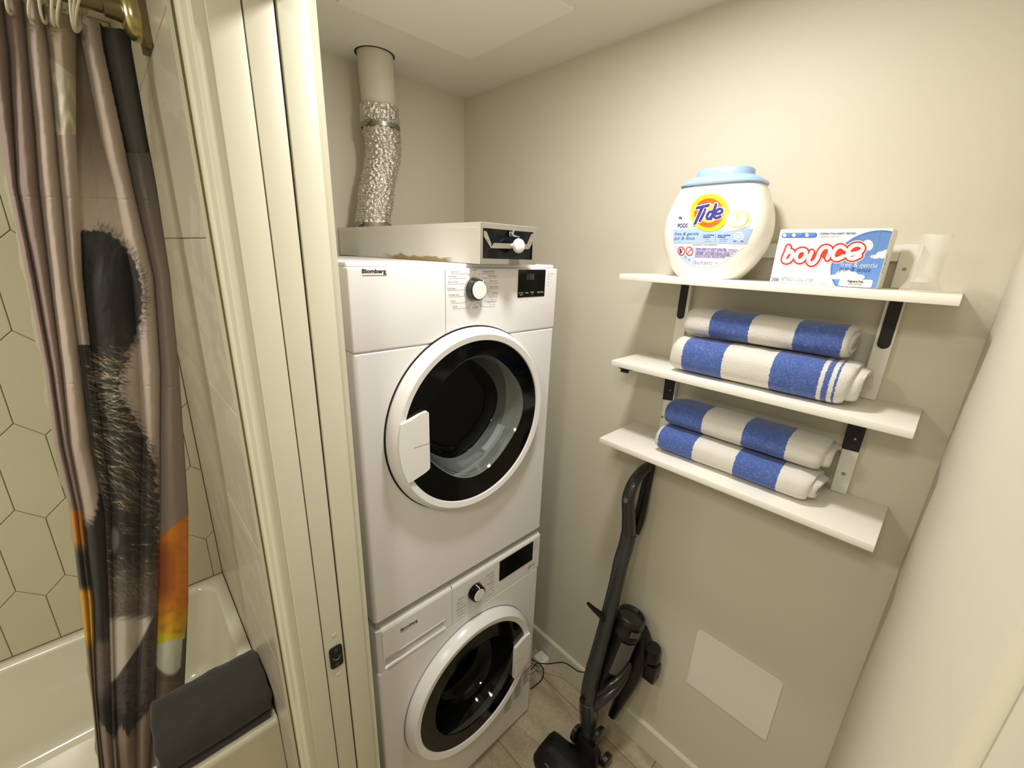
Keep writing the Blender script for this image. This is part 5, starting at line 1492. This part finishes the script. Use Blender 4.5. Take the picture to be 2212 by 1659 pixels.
    lay([(None, [Q(x + 20 * math.cos(2 * PI * k / 18), y + 20 * math.sin(2 * PI * k / 18)) for k in range(18)]) for x, y in ((277, 243), (378, 241), (520, 240))], M['card'], 'badge_dot', 0.0009)
    lay([qb('100% dye', 305, 222, 356, 232), qb('sans teint', 305, 236, 356, 246), qb('free & clear', 405, 222, 462, 232), qb('pur et net', 405, 236, 462, 246), qb('hypoallergenic', 548, 222, 608, 232), qb('hypoallergene', 548, 238, 608, 248)], M['lblue2'], 'lettering', 0.0009)
    # perforated tear line
    P = [Q(1322, 175), Q(1290, 320), Q(1240, 440), Q(1195, 600), Q(1130, 740), Q(1062, 820)]
    lay(strokep(P, 0.0004), M['ink'], 'tear_line', 0.0022)
    lay(strokep([Q(258, 735), Q(270, 768)], 0.0003), M['ink'], 'tear_notch', 0.0009)
    # small print up the end flap
    lettering([('Fresh', 0.010, 0, 0.045, 0.010, 0, 0.2)], M['red'], t, (XF + 0.020, y_r - 0.0006, S1 + 0.018), (0.0, 0, 1.0), (-1, 0, 0), 'end_lettering')
build_carton()
# ------------------------------------------------------------------ frosted cup
cup = lathe('measuring_cup', [(0.0, 0.0), (0.0285, 0.0), (0.0290, 0.003), (0.0235, 0.012), (0.0205, 0.020), (0.0198, 0.045), (0.0200, 0.080), (0.0205, 0.0945), (0.0195, 0.0955), (0.0185, 0.094), (0.0185, 0.045), (0.0165, 0.016), (0.010, 0.024), (0.0, 0.026)],
            (1.050, 0.0515, S1 + 0.0003), 'z', M['cup'], None, 40, 50)
tag(cup, 'small translucent white plastic cup at the right end of the top shelf', 'cup')

# ------------------------------------------------------------------ stick vacuum
def build_vacuum():
    t = thing('stick_vacuum', 'dark grey cordless stick vacuum leaning on the wall under the shelves', 'vacuum cleaner', (0.93, 0.52, 0))
    YV = 0.545
    def pt(px, py, y=YV): return at('y', y, px, py)
    def px_(px, py, x): return at('x', x, px, py)
    U = Vector((0, 1, 0))
    def sweep(name, pts, mat, wy, wx, p=2.6, n=20, k=4, parent=t):
        """pts: centres; wy, wx half widths (lists) across Y and across the perpendicular in the XZ plane"""
        P = [Vector(q) for q in pts]
        Q = catmull([(a.x, a.y, a.z) for a in P], k); m = len(P) - 1
        R = []
        for i, q in enumerate(Q):
            s = i / k; a = min(int(s), m - 1) if m > 0 else 0; f = s - a
            h1 = lerp(wy[a], wy[min(a + 1, m)], f); h2 = lerp(wx[a], wx[min(a + 1, m)], f)
            T = (Q[min(i + 1, len(Q) - 1)] - Q[max(i - 1, 0)]).normalized(); N = T.cross(U).normalized()
            R.append(superring(q, U, N, h1, h2, n, p))
        return loft(name, R, mat, parent, (True, True), True, 50)
    # main tube from the elbow to the seam below the grip
    sweep('main_tube', [pt(1268, 1516), pt(1271, 1498), pt(1281, 1452), pt(1301, 1380), pt(1319, 1310), pt(1331, 1262), pt(1342, 1212), pt(1352, 1180), pt(1358, 1153)], M['vgrey'],
          [0.022, 0.027, 0.0265, 0.0242, 0.0238, 0.024, 0.0245, 0.024, 0.024], [0.016, 0.018, 0.019, 0.018, 0.017, 0.016, 0.016, 0.018, 0.019])
    # grip: front arch and rear post closing the loop
    g = sweep('handle', [pt(1358, 1152), pt(1358, 1115), pt(1357, 1082), pt(1361, 1062), pt(1370, 1040), pt(1385, 1020), pt(1400, 1008), pt(1410, 1004)], M['vgrey'],
          [0.022, 0.0205, 0.019, 0.0185, 0.0175, 0.0165, 0.0155, 0.015], [0.019, 0.017, 0.016, 0.014, 0.0125, 0.012, 0.0115, 0.011])
    sweep('rear_post', [pt(1406, 1006, 0.540), pt(1400, 1032, 0.540), pt(1393, 1062, 0.540), pt(1387, 1092, 0.540), pt(1380, 1122, 0.540), pt(1369, 1150, 0.542)], M['vblack'],
          [0.014, 0.015, 0.016, 0.017, 0.018, 0.019], [0.009, 0.010, 0.011, 0.013, 0.016, 0.012], parent=t)
    c = pt(1351, 1081); N = Vector((-0.93, 0, 0.36))
    loft('switch', [superring(pt(1358, 1085) + N * d, (0, 1, 0), (0.36, 0, 0.93), 0.0085 * s, 0.017 * s, 24, 2.4) for d, s in ((0.006, 1), (0.0155, 1), (0.0165, 0.86))], M['vdark'], g)
    loft('switch_button', [superring(pt(1357, 1080) + N * d, (0, 1, 0), (0.36, 0, 0.93), 0.0066 * s, 0.0088 * s, 24, 2.2) for d, s in ((0.012, 1), (0.0172, 1), (0.0182, 0.8))], basic('switch_grey', (104, 104, 100), 0.25), g)
    # dust canister behind the tube
    A = Vector((1.062, 0.492, CZ - 1.130)); B = Vector((0.998, 0.530, CZ - 1.440)); ax = (A - B).normalized()
    s1 = ax.cross(Vector((0, 1, 0))).normalized(); s2 = ax.cross(s1).normalized()
    def cr(f, r, p=2.0): return superring(B + (A - B) * f, s1, s2, r, r, 40, p)
    loft('canister', [cr(0.0, 0.038), cr(0.06, 0.044), cr(0.30, 0.046), cr(0.82, 0.047), cr(0.83, 0.050), cr(0.865, 0.050), cr(0.875, 0.0475), cr(0.97, 0.047), cr(1.0, 0.044)], M['vblack'], t)
    loft('canister_lid', [cr(0.99, 0.047), cr(1.03, 0.0475), cr(1.045, 0.044), cr(1.046, 0.038), cr(1.02, 0.034)], M['vdark'], t)
    # smoked window on the canister's room side
    def patch(name, f0, f1, a0, a1, r, mat):
        V = []; F = []; n, m = 10, 8
        for i in range(n + 1):
            for j in range(m + 1):
                f = lerp(f0, f1, i / n); a = math.radians(lerp(a0, a1, j / m))
                V.append(B + (A - B) * f + (s1 * math.cos(a) + s2 * math.sin(a)) * r)
        for i in range(n):
            for j in range(m): q = i * (m + 1) + j; F.append((q, q + 1, q + m + 2, q + m + 1))
        return mesh(name, V, F, mat, t, True)
    view = (Vector((0, 0, CZ)) - (A + B) / 2); va = math.degrees(math.atan2(view.dot(s2), view.dot(s1)))
    sgn = 1 if (s1 * math.cos(math.radians(va + 30)) + s2 * math.sin(math.radians(va + 30))).y < (s1 * math.cos(math.radians(va)) + s2 * math.sin(math.radians(va))).y else -1
    patch('dust_window', 0.40, 0.80, va + sgn * 2, va + sgn * 62, 0.0482, M['vclear'])
    patch('release_tab', 0.895, 0.965, va + sgn * 20, va + sgn * 60, 0.0506, M['vclear'])
    # motor and battery pack behind
    sweep('battery_pack', [px_(1383, 1352, 1.120), px_(1388, 1385, 1.115), px_(1376, 1430, 1.10), px_(1356, 1478, 1.085), px_(1338, 1515, 1.07), px_(1322, 1546, 1.06)], M['vblack'], [0.022, 0.030, 0.034, 0.028, 0.020, 0.014], [0.020, 0.028, 0.030, 0.024, 0.018, 0.012], 3.0)
    # cradle: from the elbow sweeping up round the canister
    sweep('cradle', [pt(1275, 1530, 0.545), px_(1298, 1512, 0.965), px_(1322, 1488, 1.000), px_(1345, 1462, 1.040), px_(1362, 1436, 1.065)], M['vgrey'], [0.018, 0.022, 0.024, 0.016, 0.006], [0.020, 0.020, 0.018, 0.014, 0.006], 2.4)
    sweep('cradle_trim', [px_(1290, 1500, 0.94), px_(1315, 1482, 0.965), px_(1340, 1462, 1.0), px_(1362, 1432, 1.03)], M['vdark'], [0.006, 0.012, 0.012, 0.004], [0.008, 0.010, 0.010, 0.004], 2.2)
    # lower body and neck
    sweep('lower_body', [pt(1268, 1512), pt(1270, 1530), pt(1271, 1552), pt(1271, 1574)], M['vgrey'], [0.025, 0.029, 0.029, 0.026], [0.022, 0.028, 0.027, 0.024])
    c0 = pt(1288, 1548, 0.525)
    sweep('blue_accent', [pt(1290, 1538, 0.535), pt(1289, 1552, 0.532), pt(1286, 1566, 0.532)], M['vblue'], [0.003, 0.005, 0.003], [0.006, 0.010, 0.006])
    sweep('neck', [pt(1270, 1575), pt(1271, 1590), pt(1272, 1606), pt(1275, 1626)], M['vgrey'], [0.023, 0.026, 0.027, 0.015], [0.021, 0.024, 0.024, 0.012])
    box('release_latch', 0, 0, 0, 0, 0, 0, M['vblack'], t) if False else None
    c = pt(1259, 1588, 0.562)
    loft('release_latch', [superring(pt(1263, 1588, 0.556) + Vector((-1, 0, 0.1)).normalized() * d, (0, 1, 0), (0, 0, 1), 0.006, 0.008, 16, 4) for d in (0.010, 0.019)], M['vblack'], t)
    loft('pivot_cap', [superring(pt(1263, 1506, 0.553) + Vector((-1, 0, 0.25)).normalized() * d, (0, 1, 0), (0, 0, 1), 0.0085 * s, 0.012 * s, 20) for d, s in ((0.010, 1), (0.0195, 1), (0.0205, 0.8))], M['vblack'], t)
    # side swivel covers
    for (a, b, y) in ((1245, 1583, 0.585), (1294, 1588, 0.500)):
        cc = at('y', y, a, b)
        loft('swivel_cover', [superring((cc.x, y + d, cc.z), (1, 0, 0), (0, 0, 1), 0.030 * s, 0.030 * s, 24) for d, s in ((-0.010, 0.8), (-0.006, 1), (0.006, 1), (0.010, 0.8))], M['vdark'], t)
    # floor head
    h = thing_part('floor_head', t)
    hx0, hx1, hy0, hy1 = 0.800, 0.925, 0.375, 0.655
    P = [(hy0, 0.004), (hy1, 0.004)]
    R = []
    for i in range(15):
        f = i / 14; y = lerp(hy0, hy1, f); e = min(f, 1 - f)
        k = 1 if e > 0.08 else 0.82 + 0.18 * math.sin(e / 0.08 * PI / 2)
        xr_ = hx1 + 0.020 * math.exp(-((y - 0.53) / 0.07) ** 2)
        R.append([Vector(v) for v in ((hx0 + 0.012 * (1 - k) * 5, y, 0.003), (hx0 + 0.012 * (1 - k) * 5, y, 0.022 * k), (hx0 + 0.014, y, 0.040 * k), (hx0 + 0.045, y, 0.055 * k), (hx1 - 0.030, y, 0.060 * k), (xr_ - 0.006, y, 0.048 * k), (xr_, y, 0.024 * k), (xr_, y, 0.003))])
    loft('head_shell', R, M['vblack'], h, (True, True), True, 40)
    V = [(hx0 + 0.0125, 0.620, 0.0405), (hx0 + 0.0125, 0.410, 0.0405), (hx0 + 0.046, 0.410, 0.0560), (hx0 + 0.046, 0.620, 0.0560), (hx0 + 0.068, 0.600, 0.0585), (hx0 + 0.068, 0.430, 0.0585)]
    mesh('brush_window', [(a, b, c + 0.0012) for a, b, c in V], [(0, 1, 2, 3), (3, 2, 5, 4)], M['vdark'], h)
    box('window_trim', hx0 + 0.0135, hx0 + 0.0165, 0.425, 0.605, 0.0425, 0.0440, M['chrome'], h)
    loft('yoke', [superring((0.955, 0.53, 0.030), (0, 1, 0), (1, 0, 0), 0.052, 0.030, 24, 3), superring((0.960, 0.53, 0.065), (0, 1, 0), (1, 0, 0), 0.046, 0.028, 24, 3), superring((0.960, 0.535, 0.095), (0, 1, 0), (1, 0, 0), 0.032, 0.022, 24, 3)], M['vblack'], h)
    for yy in (0.470, 0.592):
        lathe('wheel', [(0.0, -0.011), (0.022, -0.011), (0.0265, -0.008), (0.0265, 0.008), (0.022, 0.011), (0.0, 0.011)], (0.992, yy, 0.0268), 'y', M['vdark'], h, 28)
    # clipped-on accessories
    ac = thing_part('accessory_clip', t)
    c = px_(1409, 1404, 1.112)
    lathe('round_brush', [(0.0, -0.040), (0.022, -0.040), (0.028, -0.034), (0.029, 0.0), (0.026, 0.012), (0.0, 0.012)], tuple(c), 'z', M['vblack'], ac, 28)
    c2 = px_(1402, 1444, 1.118)
    bm = bmesh.new(); add_box(bm, c2.x - 0.022, c2.x + 0.022, c2.y - 0.030, c2.y + 0.030, c2.z - 0.034, c2.z + 0.034, 0.006, 2)
    from_bm('crevice_tool', bm, M['vblack'], ac, True, 40)
    c3 = px_(1386, 1418, 1.105)
    box('clip_arm', c3.x - 0.014, c3.x + 0.014, c3.y - 0.030, c3.y + 0.034, c3.z - 0.016, c3.z + 0.016, M['vblack'], ac, 0.004)
    # spout on the left of the tube
    tube('hose_spout', [pt(1312, 1345, 0.545), pt(1297, 1328, 0.560), pt(1281, 1314, 0.580), pt(1270, 1303, 0.592)], lambda s: 0.0135 - 0.0085 * s, M['vblack'], t, 12)
build_vacuum()
# ------------------------------------------------------------------ leak sensor and cables on the floor
def build_sensor():
    t = thing('white_square_adapter', 'small white square power block on the floor beside the washing machine', 'adapter', (1.112, 0.894, 0))
    R = []
    c = Vector((1.1120, 0.8935, 0))
    for z, s, in ((0.0, 0.9), (0.002, 1.0), (0.026, 1.0), (0.0305, 0.94), (0.0315, 0.86)):
        R.append([Vector((c.x + a * s, c.y + b * s, z)) for a, b in rrect(-0.0260, 0.0260, -0.0270, 0.0270, 0.009, 6)])
    loft('body', R, M['whitep'], t, (True, True), True, 40)
    V = [bar(-0.003, -0.004, -0.0015, 0.002), bar(0.002, -0.004, 0.0035, 0.002)]
    lettering([bar(-0.004, 0.004, -0.002, 0.0065), bar(0.001, 0.004, 0.003, 0.0065)], M['ink'], t, (c.x, c.y, 0.0320), (0.7, -0.7, 0), (0.7, 0.7, 0), 'slots')
    lettering([bar(-0.008, -0.012, 0.008, -0.011), bar(-0.006, -0.015, 0.006, -0.014)], M['ink'], t, (c.x, c.y, 0.0320), (0.7, -0.7, 0), (0.7, 0.7, 0), 'marking')
    return t
build_sensor()
c1 = [at('y', 0.885, 1140, 1452), at('x', 1.035, 1151, 1442), at('x', 1.055, 1161, 1433), at('x', 1.075, 1184, 1434), at('x', 1.095, 1216, 1431), at('x', 1.100, 1236.6, 1442), at('x', 1.100, 1250, 1450.6), at('x', 1.085, 1270, 1452)]
tag(tube('vacuum_cable', c1, 0.0022, M['cable'], None, 8, 8), 'thin black cable running from the machines to the vacuum along the wall', 'cable')
c2 = [(1.075, 0.935, 0.03), (1.070, 0.905, 0.035)] + [tuple(at('z', z, a, b)) for a, b, z in ((1164, 1432, 0.035), (1174, 1447, 0.012), (1171, 1466, 0.004), (1160, 1478, 0.003), (1146, 1488, 0.003))]
tag(tube('floor_cable', c2, 0.0024, M['cable'], None, 8, 8), 'short black cable curling over the floor beside the white adapter', 'cable')
